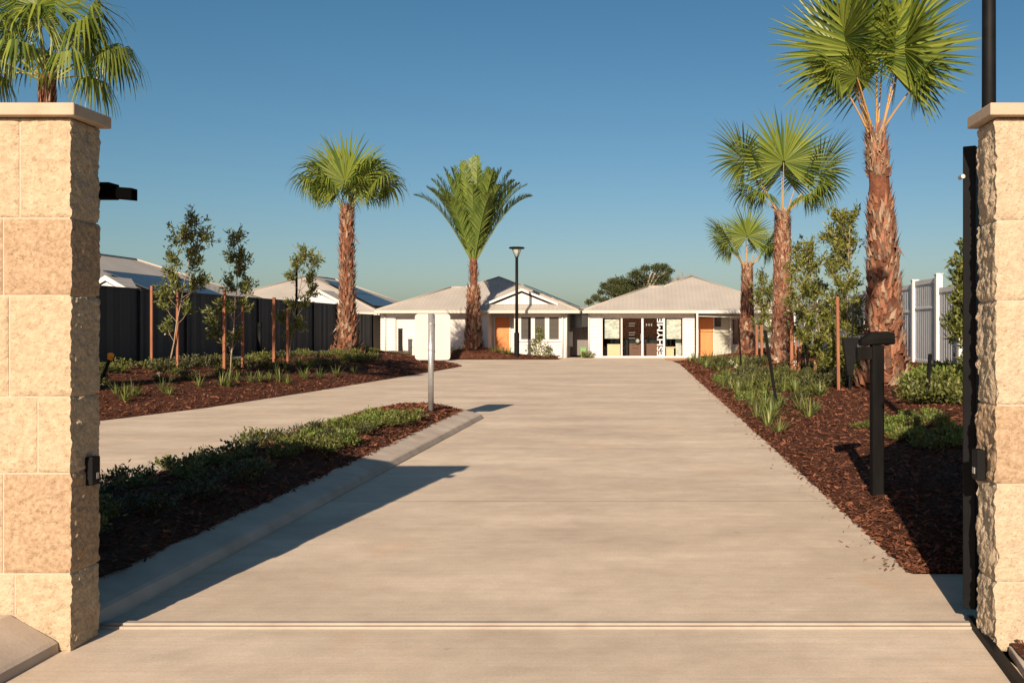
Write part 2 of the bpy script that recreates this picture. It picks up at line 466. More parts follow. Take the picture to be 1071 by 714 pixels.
# bark chips, nobody could count them
def chips(name, n, sampler, zf, label, s0=.028, s1=.0016):
    V = np.zeros((n * 4, 3)); rs = random.Random(len(name) + n)
    k = 0
    for i in range(n):
        x, y = sampler(rs)
        z = zf(x, y) + rs.uniform(-.002, .022)
        sz = (s0 + s1 * y) * rs.uniform(.5, 1.7)
        w = sz * rs.uniform(.18, .42)
        a = rs.uniform(0, math.tau); ti = rs.gauss(0, .3); tj = rs.gauss(0, .45)
        dx, dy, dz = math.cos(a) * math.cos(ti), math.sin(a) * math.cos(ti), math.sin(ti)
        ex, ey, ez = -math.sin(a) * math.cos(tj), math.cos(a) * math.cos(tj), math.sin(tj)
        for (p, q) in ((-1, -1), (1, -.6), (1, .7), (-.9, 1)):
            V[k] = (x + dx * sz * p * .5 + ex * w * q * .5, y + dy * sz * p * .5 + ey * w * q * .5, z + dz * sz * p * .5 + ez * w * q * .5); k += 1
    me = bpy.data.meshes.new(name)
    me.vertices.add(n * 4); me.vertices.foreach_set('co', V.ravel())
    me.loops.add(n * 4); me.loops.foreach_set('vertex_index', np.arange(n * 4))
    me.polygons.add(n); me.polygons.foreach_set('loop_start', np.arange(n) * 4)
    try: me.polygons.foreach_set('loop_total', np.full(n, 4))
    except Exception: pass
    me.materials.append(M['chips']); me.update(calc_edges=True)
    o = bpy.data.objects.new(name, me); col.objects.link(o)
    tag(o, label, 'bark mulch', kind='stuff')


def s_right(rs):
    y = 6.05 + 38 * rs.random() ** 2.2
    return 1.70 + (7.0 - 1.70) * rs.random() ** 1.3, y


def s_left(rs):
    while 1:
        y = 13 + 31 * rs.random() ** 1.5
        x = xl(y) - (xl(y) + 12.15) * rs.random() ** 1.3
        return x, y


def s_med(rs):
    y = 4.9 + 12.3 * rs.random()
    a = -4.93 + .9 * sstep((y - 15.8) / 1.6)
    return a + (-3.02 - a) * rs.random(), y


chips('bark_chips', 60000, s_right, zright, 'loose red-brown bark mulch over the right garden bed')
chips('bark_chips', 22000, s_left, zleft, 'loose red-brown bark mulch over the left garden bed', .03, .0012)
chips('bark_chips', 15000, s_med, zmed, 'loose red-brown bark mulch over the kerbed median bed')
chips('bark_chips', 2500, lambda rs: (rs.uniform(-12, -4.1), 47 + 1.6 * rs.random()),
      lambda x, y: .03 + .42 * sstep((y - 46.9) / 1.0) * math.exp(-((x + 8.3) / 1.7) ** 2) + .10 * sstep((y - 46.9) / .8),
      'loose bark mulch in the bed before the garage house', .05, .001)
chips('bark_chips', 260, lambda rs: (1.72 - abs(rs.gauss(0, .12)), 6.1 + 25 * rs.random() ** 1.6), lambda x, y: .004, 'loose bark blown onto the driveway edge along the right bed', .02, .001)
chips('bark_chips', 1200, lambda rs: (rs.uniform(1.78, 2.6), rs.uniform(3, 4.56)), lambda x, y: .05, 'dark bark mulch in front of the right stone wall', .03, 0)

# kerb of the median
mb = MB(); N = 60; vs = []; fs = []
for j in range(N + 1):
    y = 4.84 + (16.42 - 4.84) * j / N
    o = -2.805 + .105 * (y - 5) / 11.4
    jn = .0018 * noise.noise(Vector((0, y * 4, 0)))
    prof = [(o + .004, -.02), (o, .012), (o - .035, .066), (o - .06, .078), (o - .30, .135), (o - .345, .14), (o - .36, .02)]
    for k, (x, z) in enumerate(prof):
        wob = noise.noise(Vector((k, y * 2.3, 5))) * (.022 if k >= 4 else .004)
        vs.append((x + wob, y, z + jn * 2))
K = 7
for j in range(N):
    for k in range(K - 1):
        a = j * K + k; fs.append((a, a + 1, a + K + 1, a + K)[::-1])
fs.append(tuple(range(K))); fs.append(tuple(range(N * K, N * K + K))[::-1])
mb.add(vs, fs)
tag(mb.build('kerb', M['kerb'], smooth=False), kind='structure')

# gate threshold strip
mb = MB()
mb.box(-2.80, 1.72, 4.955, 5.0, -.01, .022)
mb.box(-2.80, 1.72, 4.925, 4.955, -.01, .012)
tag(mb.build('gate_track', M['strip'], bevel=.003), 'pale metal gate track crossing the driveway between the stone walls', 'gate track')
# kerb in front of the right wall
mb = MB()
mb.prism([(1.718, 5.03, -.01), (1.598, 4.0, -.01), (1.64, 4.0, -.01), (1.75, 5.03, -.01)], (0, 0, .05), 0)
tag(mb.build('edge_strip', M['black']), 'black edging strip along the driveway at the foot of the right wall', 'edging')
mb = MB()
mb.prism([(1.755, 4.56, -.01), (1.645, 3.9, -.01), (1.69, 3.9, -.01), (1.79, 4.5, -.01)], (0, 0, .05), 0)
tag(mb.build('kerb', M['kerb'], bevel=.006), kind='structure')
# raised kerb slab at the foot of the left wall
mb = MB()
A = [(-2.79, 4.60), (-2.79, 2.6), (-5.5, 2.6), (-5.5, 4.60)]
top = [(-2.805, 4.60, .055), (-2.805, 2.6, .055), (-3.02, 2.6, .175), (-3.02, 4.60, .175)]
mb.add([(-2.785, 4.575, -.02), (-2.785, 2.6, -.02), (-2.79, 2.6, .045), (-2.79, 4.575, .045), (-2.81, 2.6, .06), (-2.81, 4.575, .06),
        (-3.02, 2.6, .178), (-3.02, 4.575, .178), (-5.5, 2.6, .19), (-5.5, 4.575, .19)],
       [(0, 3, 2, 1), (3, 5, 4, 2), (5, 7, 6, 4), (7, 9, 8, 6)])
tag(mb.build('pavement', M['kerb']), kind='structure')


# ------------------------------------------------------------------ stone walls
def stone_wall(xa, xb, end, joints, zs, label, loc, seed):
    """end=+1: visible end face at xb (left wall); end=-1: at xa (right wall)"""
    Y0, Y1 = 4.586, 4.82
    root = thing('stone_wall', loc, label, 'stone wall')
    core = MB(); core.box(xa + .008, xb - .008, Y0 + .004, Y1 - .008, 0.0, zs[-1] - .006)
    core.build('mortar', M['mortar'], root)
    rs = random.Random(seed)
    mb = MB()
    for c in range(len(zs) - 1):
        z0, z1 = zs[c] + (0 if c == 0 else .004), zs[c + 1] - .004
        xs = [xa] + joints[c] + [xb]
        for b in range(len(xs) - 1):
            x0, x1 = xs[b] + (.004 if b else 0), xs[b + 1] - (.004 if b < len(xs) - 2 else 0)
            isend = (b == len(xs) - 2) if end > 0 else (b == 0)
            near = (x1 > -3.3) if end > 0 else (x0 < 2.0)
            step = .011 if near else .04
            ph = rs.uniform(0, 50); tone = TONES[end][c % 6] if isend else rs.choice([0, 0, 1, 2])
            fl = [.0065, .010, .0045][tone]
            fsc = [26, 30, 22][tone]

            def vert(x, y, z, on_front, on_end):
                p = Vector((x, y, z))
                e = min(z - z0, z1 - z)
                if not on_end or True:
                    e = min(e, (x - x0) if not (isend and end < 0) else 9, (x1 - x) if not (isend and end > 0) else 9)
                k = sstep(e / .014)
                dx = dy = 0
                if on_front:
                    n = noise.noise(p * fsc + Vector((ph, 0, 0))) * .6 + noise.noise(p * fsc * .35 + Vector((ph, 7, 0))) * .7
                    dy = -(n * fl * k) - .005 * k + (1 - k) * .002
                if on_end:
                    q = Vector((y * 34, z * 30, ph)) if end > 0 else Vector((y * 30 + z * 6, z * 17, ph))
                    n = noise.noise(q) * .7 + noise.noise(q * 2.3) * .6 + noise.noise(q * .3) * .75
                    dx = end * ((n * (.010 if end > 0 else .019) + .002) * (.25 + .75 * k) - (1 - k) * .005)
                return (x + dx, y + dy, z)
            nx = max(2, int((x1 - x0) / step)); nz_ = max(2, int((z1 - z0) / step)); ny = max(2, int((Y1 - Y0) / step))
            # front
            vs = []; fs = []
            for j in range(nz_ + 1):
                for i in range(nx + 1):
                    x = x0 + (x1 - x0) * i / nx; z = z0 + (z1 - z0) * j / nz_
                    oe = isend and ((i == nx) if end > 0 else (i == 0))
                    vs.append(vert(x, Y0, z, True, oe))
            for j in range(nz_):
                for i in range(nx):
                    a = j * (nx + 1) + i; fs.append((a, a + 1, a + nx + 2, a + nx + 1))
            mb.add(vs, fs, tone)
            mb.box(x0 + .004, x1 - .004, Y0 + .02, Y1, z0, z1, tone)
            if isend:
                xe = x1 if end > 0 else x0
                vs = []; fs = []
                for j in range(nz_ + 1):
                    for i in range(ny + 1):
                        y = Y0 + (Y1 + .003 - Y0) * i / ny; z = z0 + (z1 - z0) * j / nz_
                        vs.append(vert(xe, y, z, i == 0, True))
                for j in range(nz_):
                    for i in range(ny):
                        a = j * (ny + 1) + i; f = (a, a + 1, a + ny + 2, a + ny + 1)
                        fs.append(f if end > 0 else f[::-1])
                # top and bottom skirts so that the joints close
                mb.add(vs, fs, tone)
    mb.build('blockwork', [M['stone'], M['stone_b'], M['stone_c']], root, smooth=True)
    return root


TONES = {1: [0, 1, 0, 0, 1, 0], -1: [2, 2, 1, 2, 2, 2]}
zsL = [0, .371, .853, 1.22, 1.706, 2.077, 2.558]
jl = [[-4.6, -4.05, -3.52, -3.004], [-4.75, -4.2, -3.62, -3.06], [-4.5, -3.95, -3.42, -2.894], [-4.65, -4.1, -3.55, -3.03],
      [-4.7, -4.2, -3.6, -3.06], [-4.5, -4.0, -3.5, -2.98]]
wl = stone_wall(-5.2, -2.733, 1, jl, zsL, 'left sandstone block gate wall with its end face in shadow', (-3.9, 4.7, 0), 3)
mb = MB(); mb.box(-5.24, -2.69, 4.535, 4.862, 2.560, 2.620)
mb.build('capstone', M['cap'], wl, bevel=.006)
zsR = [0, .33, .80, 1.18, 1.68, 2.065, 2.558]
jr = [[2.3, 2.9], [2.1, 2.7], [2.35, 2.95], [2.15, 2.75], [2.3, 2.9], [2.2, 2.8]]
wr = stone_wall(1.703, 3.5, -1, jr, zsR, 'right sandstone block gate wall beside the open black gate', (2.6, 4.7, 0), 5)
mb = MB(); mb.box(1.66, 3.54, 4.535, 4.862, 2.560, 2.620)
mb.build('capstone', M['cap'], wr, bevel=.006)

# latch boxes and bracket
def latch(x0, x1, y0, y1, z0, z1, label):
    r = thing('gate_latch', ((x0 + x1) / 2, (y0 + y1) / 2, z0), label, 'gate latch')
    mb = MB(); mb.box(x0, x1, y0, y1, z0, z1); mb.build('housing', M['black'], r, bevel=.006)
    mb = MB(); mb.box(x0 - .004, x1 + .004, y0 + .03, y1 - .02, z0 + .03, z0 + .06); mb.build('catch', M['galv'], r)


latch(-2.735, -2.695, 4.70, 4.77, .775, .915, 'small black latch box fixed to the end of the left wall')
latch(1.655, 1.70, 4.70, 4.78, .80, .95, 'small black latch box fixed to the end of the right wall')
r = thing('wall_bracket', (-2.72, 4.93, 2.2), 'black bracket arm sticking out high behind the left wall', 'bracket')
mb = MB(); mb.box(-2.84, -2.715, 4.88, 4.98, 2.215, 2.295); mb.build('mounting_box', M['matt_black'], r, bevel=.004)
mb = MB(); mb.prism([(-2.72, 4.90, 2.218), (-2.61, 4.90, 2.208), (-2.61, 4.90, 2.268), (-2.72, 4.90, 2.276)], (0, .06, 0)); mb.build('arm', M['matt_black'], r, bevel=.003)

# open black gate behind the right wall
r = thing('swing_gate', (1.735, 4.98, 0), 'tall black steel gate leaf standing open, seen edge-on beside the right wall', 'gate')
u = Vector((.52, .854, 0)).normalized(); nrm = Vector((u.y, -u.x, 0))
H = Vector((1.715, 4.99, 0))


def gate_box(mb, a, b, z0, z1, t):
    p0 = H + u * a - nrm * t / 2 + Vector((0, 0, z0))
    mb.prism([p0, p0 + u * (b - a), p0 + u * (b - a) + nrm * t, p0 + nrm * t], (0, 0, z1 - z0))


mb = MB(); gate_box(mb, 0, .07, .085, 2.50, .065); mb.build('stile', M['black'], r, bevel=.004)
mb = MB(); gate_box(mb, 2.9, 2.97, .085, 2.50, .065); mb.build('stile', M['black'], r, bevel=.004)
mb = MB(); gate_box(mb, .07, 2.9, .085, .16, .05); mb.build('rail', M['black'], r)
mb = MB(); gate_box(mb, .07, 2.9, 2.43, 2.50, .05); mb.build('rail', M['black'], r)
mb = MB(); z = .17
while z < 2.42:
    gate_box(mb, .07, 2.9, z, z + .088, .02); z += .092
mb.build('slats', M['black'], r)
mb = MB(); p = H - nrm * .04; mb.tube([(p.x, p.y - .03, 2.34), (p.x, p.y + .02, 2.34)], .012, 8); mb.build('bolt', M['galv'], r)

# ------------------------------------------------------------------ parking sign
r = thing('sign_post', (-3.37, 15.36, .25), 'galvanised pole with a blank white sign back in the median bed', 'sign')
mb = MB(); mb.tube([(-3.37, 15.36, .2), (-3.37, 15.36, 1.785)], .045, 16); mb.build('pole', M['galv'], r, smooth=True)
mb = MB(); X0, X1, Z0, Z1, R = -3.64, -3.07, 1.035, 1.78, .055
pts = []
for cx, cz, a0 in ((X1 - R, Z1 - R, 0), (X0 + R, Z1 - R, 90), (X0 + R, Z0 + R, 180), (X1 - R, Z0 + R, 270)):
    for k in range(5):
        a = math.radians(a0 + k * 22.5); pts.append((cx + R * math.cos(a), 15.412, cz + R * math.sin(a)))
mb.prism(pts, (0, .006, 0)); mb.build('sign_panel', M['signback'], r)
mb = MB()
for z in (1.2, 1.62):
    mb.tube([(-3.37, 15.36, z - .012), (-3.37, 15.36, z + .012)], .049, 16); mb.box(-3.42, -3.32, 15.40, 15.411, z - .012, z + .012)
mb.build('clamp', M['galv'], r)

# ------------------------------------------------------------------ letterbox post
r = thing('timber_post', (2.09, 8.36, .08), 'black timber letterbox post with short side arm and rough log cap', 'letterbox post')
mb = MB()
mb.prism([(2.022, 8.33, 0), (2.125, 8.33, 0), (2.125, 8.44, 0), (2.022, 8.44, 0)], (0, 0, 1.40)); mb.build('post', M['blackwood'], r, bevel=.005)
mb = MB(); mb.box(1.895, 2.021, 8.335, 8.435, 1.275, 1.385); mb.build('arm', M['blackwood'], r, bevel=.004)
mb = MB(); n1 = 14; vs = []; fs = []
for i in range(n1 + 1):
    t = i / n1; x = 1.925 + .29 * t
    h = .062 + .058 * min(1, t * 3.2) - .02 * max(0, t - .8) * 5; base = 1.392 + .012 * t
    for k in range(10):
        a = math.tau * k / 10
        ry = .065; rz = h / 2
        q = noise.noise(Vector((x * 4, math.cos(a) * 3, math.sin(a) * 3))) * .014
        sx = .012 * noise.noise(Vector((a * 2, i, 0))) if i in (0, n1) else 0
        vs.append((x + sx, 8.385 + (ry + q) * (abs(math.cos(a)) ** .5) * (1 if math.cos(a) > 0 else -1), base + rz + (rz + q) * (abs(math.sin(a)) ** .5) * (1 if math.sin(a) > 0 else -1)))
for i in range(n1):
    for k in range(10):
        k2 = (k + 1) % 10; fs.append((i * 10 + k, i * 10 + k2, (i + 1) * 10 + k2, (i + 1) * 10 + k))
fs.append(tuple(range(10))); fs.append(tuple(range(n1 * 10, n1 * 10 + 10))[::-1])
mb.add(vs, fs); mb.build('log_cap', M['blackwood'], r)

# tapered black box lamp behind the letterbox post
def at(px, py, Y): return ((px - 670) / 1000 * Y, 1.55 - (py - 343) / 1000 * Y)


Yb = 18.0; r = thing('lamp_bollard', ((888 - 670) * .0180, Yb, .38), 'black tapered box light on a slim stem behind the letterbox post', 'garden light')
x0, z0 = at(881, 353, Yb); x1, z1 = at(897, 392, Yb)
mb = MB(); xm = (x0 + x1) / 2
mb.add([(x0, Yb - .1, z0), (x1, Yb - .1, z0), (x1, Yb + .1, z0), (x0, Yb + .1, z0), (xm - .05, Yb - .05, z1), (xm + .05, Yb - .05, z1), (xm + .05, Yb + .05, z1), (xm - .05, Yb + .05, z1)],
       [(0, 1, 2, 3), (4, 7, 6, 5), (0, 4, 5, 1), (1, 5, 6, 2), (2, 6, 7, 3), (3, 7, 4, 0)])
mb.build('lamp_box', M['black'], r)
mb = MB(); mb.tube([(xm + .04, Yb, z0), (xm + .06, Yb, z0 + .62)], .016, 8); mb.build('stem', M['black'], r)
mb = MB(); mb.tube([(xm, Yb, z1 + .01), (xm, Yb, .25)], .03, 8); mb.build('post', M['black'], r)

# ------------------------------------------------------------------ street lamps
def street_lamp(x, y, z0, z1, rp, rb, label):
    r = thing('street_lamp', (x, y, z0), label, 'street lamp', 'street lamps')
    mb = MB(); mb.tube([(x, y, z0 - .1), (x, y, z0 + 1.2)], rb, 16); mb.build('base', M['black'], r, smooth=False)
    mb = MB(); mb.tube([(x, y, z0 + 1.19), (x, y, z1 - .5)], [rp, rp * .85], 16); mb.build('pole', M['black'], r, smooth=True)
    mb = MB(); mb.lathe(x, y, [(rp * .8, z1 - .50), (.24, z1 - .12), (.24, z1 - .10)], 16); mb.build('lamp_glass', M['lampglass'], r, smooth=True)
    mb = MB(); mb.lathe(x, y, [(.36, z1 - .10), (.40, z1 - .07), (.36, z1 - .02), (.06, z1)], 20); mb.build('lamp_head', M['black'], r)
    mb = MB()
    for k in range(4):
        a = k * math.pi / 2 + .6
        mb.tube([(x + math.cos(a) * rp, y + math.sin(a) * rp, z1 - .52), (x + math.cos(a) * .25, y + math.sin(a) * .25, z1 - .1)], .012, 6)
    mb.build('bracket', M['black'], r)


street_lamp(-6.15, 47.45, .12, 5.58, .082, .13, 'slim black street lamp with disc head before the garage house')
street_lamp(2.97, 8.15, .2, 6.85, .062, .07, 'tall black lamp pole rising close behind the right stone wall')

# ------------------------------------------------------------------ fences
r = thing('steel_fence', (-13.3, 30, .6), 'long charcoal sheet steel fence behind the left garden bed', 'fence')
ys = [15.2, 17.6, 20.0, 22.4, 24.8, 27.35, 29.9, 32.5, 35.2, 38.0, 40.9]
for i, y in enumerate(ys):
    z0 = hl(y) - .05
    mb = MB(); mb.box(-13.06, -12.96, y - .035, y + .035, z0, 2.60); mb.build('post', M['fence_post'], r)
for a, b in zip(ys[:-1], ys[1:]):
    mb = MB(); n = 24; vs = []; fs = []
    for k in range(n + 1):
        y = a + .035 + (b - a - .07) * k / n
        xo = -13.02 + (.007 if (k // 3) % 2 else -.007)
        vs += [(xo, y, hl(y) - .05), (xo, y, 2.55)]
    for k in range(n): fs.append((2 * k, 2 * k + 2, 2 * k + 3, 2 * k + 1))
    mb.add(vs, fs); mb.box(-13.05, -12.98, a + .035, b - .035, 2.53, 2.575)
    mb.build('panel', M['fence_dark'], r)
for a, b in ((41.0, 43.7), (43.7, 46.4)):
    mb = MB(); n = 24; vs = []; fs = []
    for k in range(n + 1):
        y = a + .035 + (b - a - .07) * k / n
        xo = -13.02 + (.007 if (k // 3) % 2 else -.007)
        vs += [(xo, y, 0), (xo, y, 2.19)]
    for k in range(n): fs.append((2 * k, 2 * k + 2, 2 * k + 3, 2 * k + 1))
    mb.add(vs, fs); mb.box(-13.05, -12.98, a + .035, b - .035, 2.17, 2.21); mb.build('panel', M['fence_dark'], r)
    mb = MB(); mb.box(-13.06, -12.96, b - .035, b + .035, 0, 2.22); mb.build('post', M['fence_post'], r)

r = thing('vinyl_fence', (6.25, 20, .75), 'white panelled vinyl fence behind the right garden bed', 'fence')
yp = [13.8, 16.2, 18.6, 20.0, 21.75, 24.1, 26.5, 28.9, 31.3, 33.7, 36.1, 38.5]
zt = [2.30, 2.34, 2.39, 2.66, 2.62, 2.55, 2.55, 2.52, 2.52, 2.5, 2.5, 2.5]
pt = [2.26, 2.30, 2.36, 2.58, 2.52, 2.46, 2.46, 2.44, 2.44, 2.42, 2.42]
for y, z in zip(yp, zt):
    mb = MB(); mb.box(6.17, 6.30, y - .07, y + .07, .55, z); mb.box(6.155, 6.315, y - .085, y + .085, z, z + .03); mb.build('post', M['vinyl'], r, bevel=.006)
for a, b, z in zip(yp[:-1], yp[1:], pt):
    mb = MB(); mb.box(6.225, 6.245, a + .07, b - .07, .85, z - .08); mb.build('panel', M['vinyl_panel'], r)
    for zz in (z - .08, .74, z - .62):
        mb = MB(); mb.box(6.21, 6.26, a + .07, b - .07, zz, zz + (.11 if zz != z - .62 else .05)); mb.build('rail', M['vinyl'], r, bevel=.005)


# ------------------------------------------------------------------ houses
def weatherboard(mb, x0, x1, y, z0, z1, bh=.18, m=0):
    z = z0
    while z < z1 - .01:
        zt_ = min(z + bh, z1)
        mb.add([(x0, y - .04, z), (x1, y - .04, z), (x1, y - .004, zt_), (x0, y - .004, zt_), (x0, y, z), (x1, y, z)],
               [(0, 1, 2, 3), (4, 5, 1, 0)], m)
        z = zt_


def slope(mb, pts, m=0, t=.05):
    mb.prism(pts, (0, 0, -t), m)


def ridge(mb, a, b, w=.05):
    mb.tube([Vector(a) + Vector((0, 0, .02)), Vector(b) + Vector((0, 0, .02))], w, 6)


def hip_L(root, E1, E2, yb, yf, ze, gl, gd, tp=.404):
    """main hip (x from mainL to E2) plus a lower garage hip reaching out to E1 on the left"""
    mainL = E1 + gl
    hw = (E2 - mainL) / 2; px_ = (E2 + mainL) / 2; pz = ze + hw * tp
    P = (px_, yf + hw, pz); Q = (px_, yb - hw, pz)
    gh = gd / 2; gz = ze + gh * tp
    A = (E1 + gh, yf + gh, gz); B = (mainL + gh, yf + gh, gz)
    mb = MB()
    slope(mb, [(E1, yf, ze), (E2, yf, ze), P, B, A])
    slope(mb, [(E2, yb, ze), (mainL, yb, ze), Q])
    slope(mb, [(E1, yf + gd, ze), A, B, (mainL, yf + gd, ze)])
    o = mb.build('roof', M['roof'], root)
    mb = MB()
    slope(mb, [(E2, yf, ze), (E2, yb, ze), Q, P])
    slope(mb, [(mainL, yf + gd, ze), B, P, Q, (mainL, yb, ze)])
    slope(mb, [(E1, yf + gd, ze), (E1, yf, ze), A])
    mb.build('roof', M['roof_side'], root)
    mb = MB(); ridge(mb, (E1, yf, ze), A); ridge(mb, A, B); ridge(mb, B, P); ridge(mb, P, (E2, yf, ze)); ridge(mb, P, Q); ridge(mb, Q, (E2, yb, ze))
    mb.build('ridge_capping', M['ridge'], root, smooth=True)
    mb = MB()
    mb.box(E1 - .06, E2 + .06, yf - .10, yf - .01, ze - .16, ze - .005)
    mb.box(E2 + .01, E2 + .09, yf + .0, yb, ze - .16, ze - .005)
    mb.box(E1 - .09, E1 - .01, yf + .0, yf + gd, ze - .16, ze - .005)
    mb.build('gutter', M['gutter'], root, bevel=.01)
    mb = MB(); mb.box(E1, E2, yf, yf + 1.0, ze - .10, ze - .06); mb.build('soffit', M['white'], root)
    return P, Q, A, B


def window(root, x0, x1, z0, z1, y, matg):
    f = MB(); t = .05
    f.box(x0, x1, y - .06, y + .02, z0, z0 + t); f.box(x0, x1, y - .06, y + .02, z1 - t, z1)
    f.box(x0, x0 + t, y - .06, y + .02, z0 + t, z1 - t); f.box(x1 - t, x1, y - .06, y + .02, z0 + t, z1 - t)
    fo = f.build('window', M['white'], root, bevel=.005)
    g = MB(); g.box(x0 + t, x1 - t, y - .02, y - .01, z0 + t, z1 - t); g.build('pane', matg, fo)
    return fo


F = 50.0
# --- house 1 (garage house)
h1 = thing('garage_house', (-8.7, 55, 0), 'cream single-storey house with garage door, orange front door and hipped grey roof', 'house')
P1, Q1, A1, B1 = hip_L(h1, -13.7, -3.22, 64, 49.5, 2.47, .8, 6.5)
mb = MB(); weatherboard(mb, -13.6, -12.88, F, 0, 2.4); mb.box(-13.6, -12.88, F, F + .2, 0, 2.4)
mb.box(-13.6, -13.4, F + .2, 60, 0, 2.38); mb.box(-12.88, -8.35, F, F + .2, 2.12, 2.4)
mb.box(-4.05, -3.88, F + .2, 63, 0, 2.38); mb.box(-13.4, -4.05, 62.8, 63, 0, 2.38)
# wall with three windows
mb.box(-6.62, -3.85, F, F + .2, 0, .91); mb.box(-6.62, -3.85, F, F + .2, 2.17, 2.4)
for a, b in ((-6.62, -6.30), (-5.69, -5.58), (-4.96, -4.83), (-4.23, -3.85)): mb.box(a, b, F, F + .2, .91, 2.17)
# porch recess
mb.box(-8.35, -7.95, F, F + 1.2, 0, 2.4); mb.box(-8.35, -6.42, F + 1.2, F + 1.4, 0, 2.4)
mb.box(-6.62, -6.42, F + .2, F + 1.2, 0, 2.4)
mb.build('wall', M['wall'], h1)
mb = MB(); mb.box(-8.32, -7.96, F - .14, F - .01, 0, 2.4); mb.build('porch_pier', M['white'], h1, bevel=.01)
mb = MB(); mb.box(-8.0, -7.95, F - .12, F, 0, 2.4)
gd = MB(); z = .02
while z < 2.05:
    gd.box(-12.86, -8.37, F + .12, F + .17, z, z + .505); z += .52
gd.box(-12.86, -8.37, F + .15, F + .18, 0, 2.12)
gd.build('garage_door', M['wall'], h1, bevel=.012)
gd = MB(); gd.box(-12.88, -12.82, F + .0, F + .12, 0, 2.12); gd.build('garage_frame', M['white'], h1)
d = MB(); d.box(-7.76, -7.03, F + 1.13, F + 1.19, .05, 2.14); do = d.build('door', M['orange'], h1, bevel=.01)
d = MB(); d.tube([(-7.12, F + 1.10, .95), (-7.12, F + 1.10, 1.25)], .015, 6); d.build('handle', M['galv'], do)
d = MB(); d.box(-7.84, -7.77, F + 1.10, F + 1.19, 0, 2.22); d.box(-7.02, -6.95, F + 1.10, F + 1.19, 0, 2.22); d.box(-7.77, -7.02, F + 1.10, F + 1.19, 2.15, 2.22); d.build('door_frame', M['white'], h1)
for a, b in ((-6.30, -5.69), (-5.58, -4.96), (-4.83, -4.23)): window(h1, a, b, .91, 2.17, F + .05, M['blind'])
mb = MB(); mb.box(-6.36, -4.17, F - .06, F - .002, .84, .90); mb.build('window_sill', M['white'], h1)
for x in (-13.35, -4.08, -3.88):
    mb = MB(); mb.tube([(x, F - .07, 0), (x, F - .07, 2.33)], .045, 8); mb.build('downpipe', M['white'], h1, smooth=True)
mb = MB(); mb.box(-13.12, -13.05, F - .06, F - .022, 1.62, 1.86); mb.build('house_number', M['galv'], h1)
# entry gable
gx0, gx1, gp, gy = -8.05, -4.45, -6.05, 50.35
zb = 2.47 + .404 * (gy - 49.5) + .0
zb = 2.80; zp = 3.55
mb = MB()
for (xa, za, xb, zb_) in ((gx0 - .1, zb, (gx0 + gx1) / 2, zp), (gx1 + .1, zb, (gx0 + gx1) / 2, zp)):
    slope(mb, [(xa, gy - .15, za + .06), (xb, gy - .15, zb_ + .06), (xb, gy + 2.0, zb_ + .06), (xa, gy + .45, za + .06)])
mb.build('gable_roof', M['roof'], h1)
xm = (gx0 + gx1) / 2
mb = MB()
for sgn, xa in ((1, gx0 - .12), (-1, gx1 + .12)):
    mb.prism([(xa, gy - .22, zb - .07), (xm, gy - .22, zp - .05), (xm, gy - .22, zp + .08), (xa, gy - .22, zb + .05)], (0, .05, 0))
mb.build('barge_board', M['white'], h1)
mb = MB(); mb.prism([(gx0 + .35, gy - .1, zb), (gx1 - .35, gy - .1, zb), (xm, gy - .1, zp - .16)], (0, .06, 0)); mb.build('gable_wall', M['white'], h1)


def solar(root, a, b, c, d, nx, ny, lift=.10):
    """array of panels on the quad a-b-c-d (a->b along, a->d up)"""
    a, b, c, d = [Vector(p) for p in (a, b, c, d)]
    n = (b - a).cross(d - a).normalized()
    if n.z < 0: n = -n
    for i in range(nx):
        for j in range(ny):
            def q(s, t): return (a * (1 - s) + b * s) * (1 - t) + (d * (1 - s) + c * s) * t + n * lift
            s0, s1, t0, t1 = (i + .02) / nx, (i + .98) / nx, (j + .02) / ny, (j + .98) / ny
            mb = MB(); mb.prism([q(s0, t0), q(s1, t0), q(s1, t1), q(s0, t1)], n * .04); mb.build('solar_panel', M['solar'], root)


def rs_pt(E2, ze, x, y, tp=.404): return (x, y, ze + (E2 - x) * tp)


solar(h1, rs_pt(-3.22, 2.47, -3.7, 50.6), rs_pt(-3.22, 2.47, -3.7, 58), rs_pt(-3.22, 2.47, -6.6, 58), rs_pt(-3.22, 2.47, -6.6, 53.3), 4, 2, .14)
mb = MB(); mb.box(-3.88, -3.66, F + 1.3, F + 1.55, .55, 1.35)
mb.build('meter_box', M['white'], h1)

# --- house 2 (display house)
h2 = thing('display_house', (2.4, 55, 0), 'white single-storey office house with shopfront glazing and hipped grey roof', 'house')
P2, Q2, A2, B2 = hip_L(h2, -2.93, 7.9, 64, 49.5, 2.47, .85, 6.7)
mb = MB(); weatherboard(mb, -2.7, -2.05, F, 0, 2.4); mb.box(-2.7, -2.05, F, F + .2, 0, 2.4)
weatherboard(mb, 2.25, 2.82, F, 0, 2.4); mb.box(2.25, 2.82, F, F + .2, 0, 2.4)
mb.box(-2.05, 2.25, F, F + .2, 2.14, 2.4); mb.box(-2.7, -2.5, F + .2, 63, 0, 2.38); mb.box(-2.05, 2.25, F - .02, F + .2, 0, .05)
mb.box(7.2, 7.4, F, 63, 0, 2.38); mb.box(-2.5, 7.2, 62.8, 63, 0, 2.38); mb.box(5.35, 7.2, F, F + .2, 0, 2.4)
mb.box(2.62, 2.82, F + .2, F + 1.2, 0, 2.4)
mb.build('wall', M['white'], h2)
mb = MB(); mb.box(2.62, 3.12, F + 1.2, F + 1.4, 0, 2.4); mb.box(3.9, 4.86, F + 1.2, F + 1.4, 0, 2.4); mb.box(3.12, 3.9, F + 1.2, F + 1.4, 2.17, 2.4)
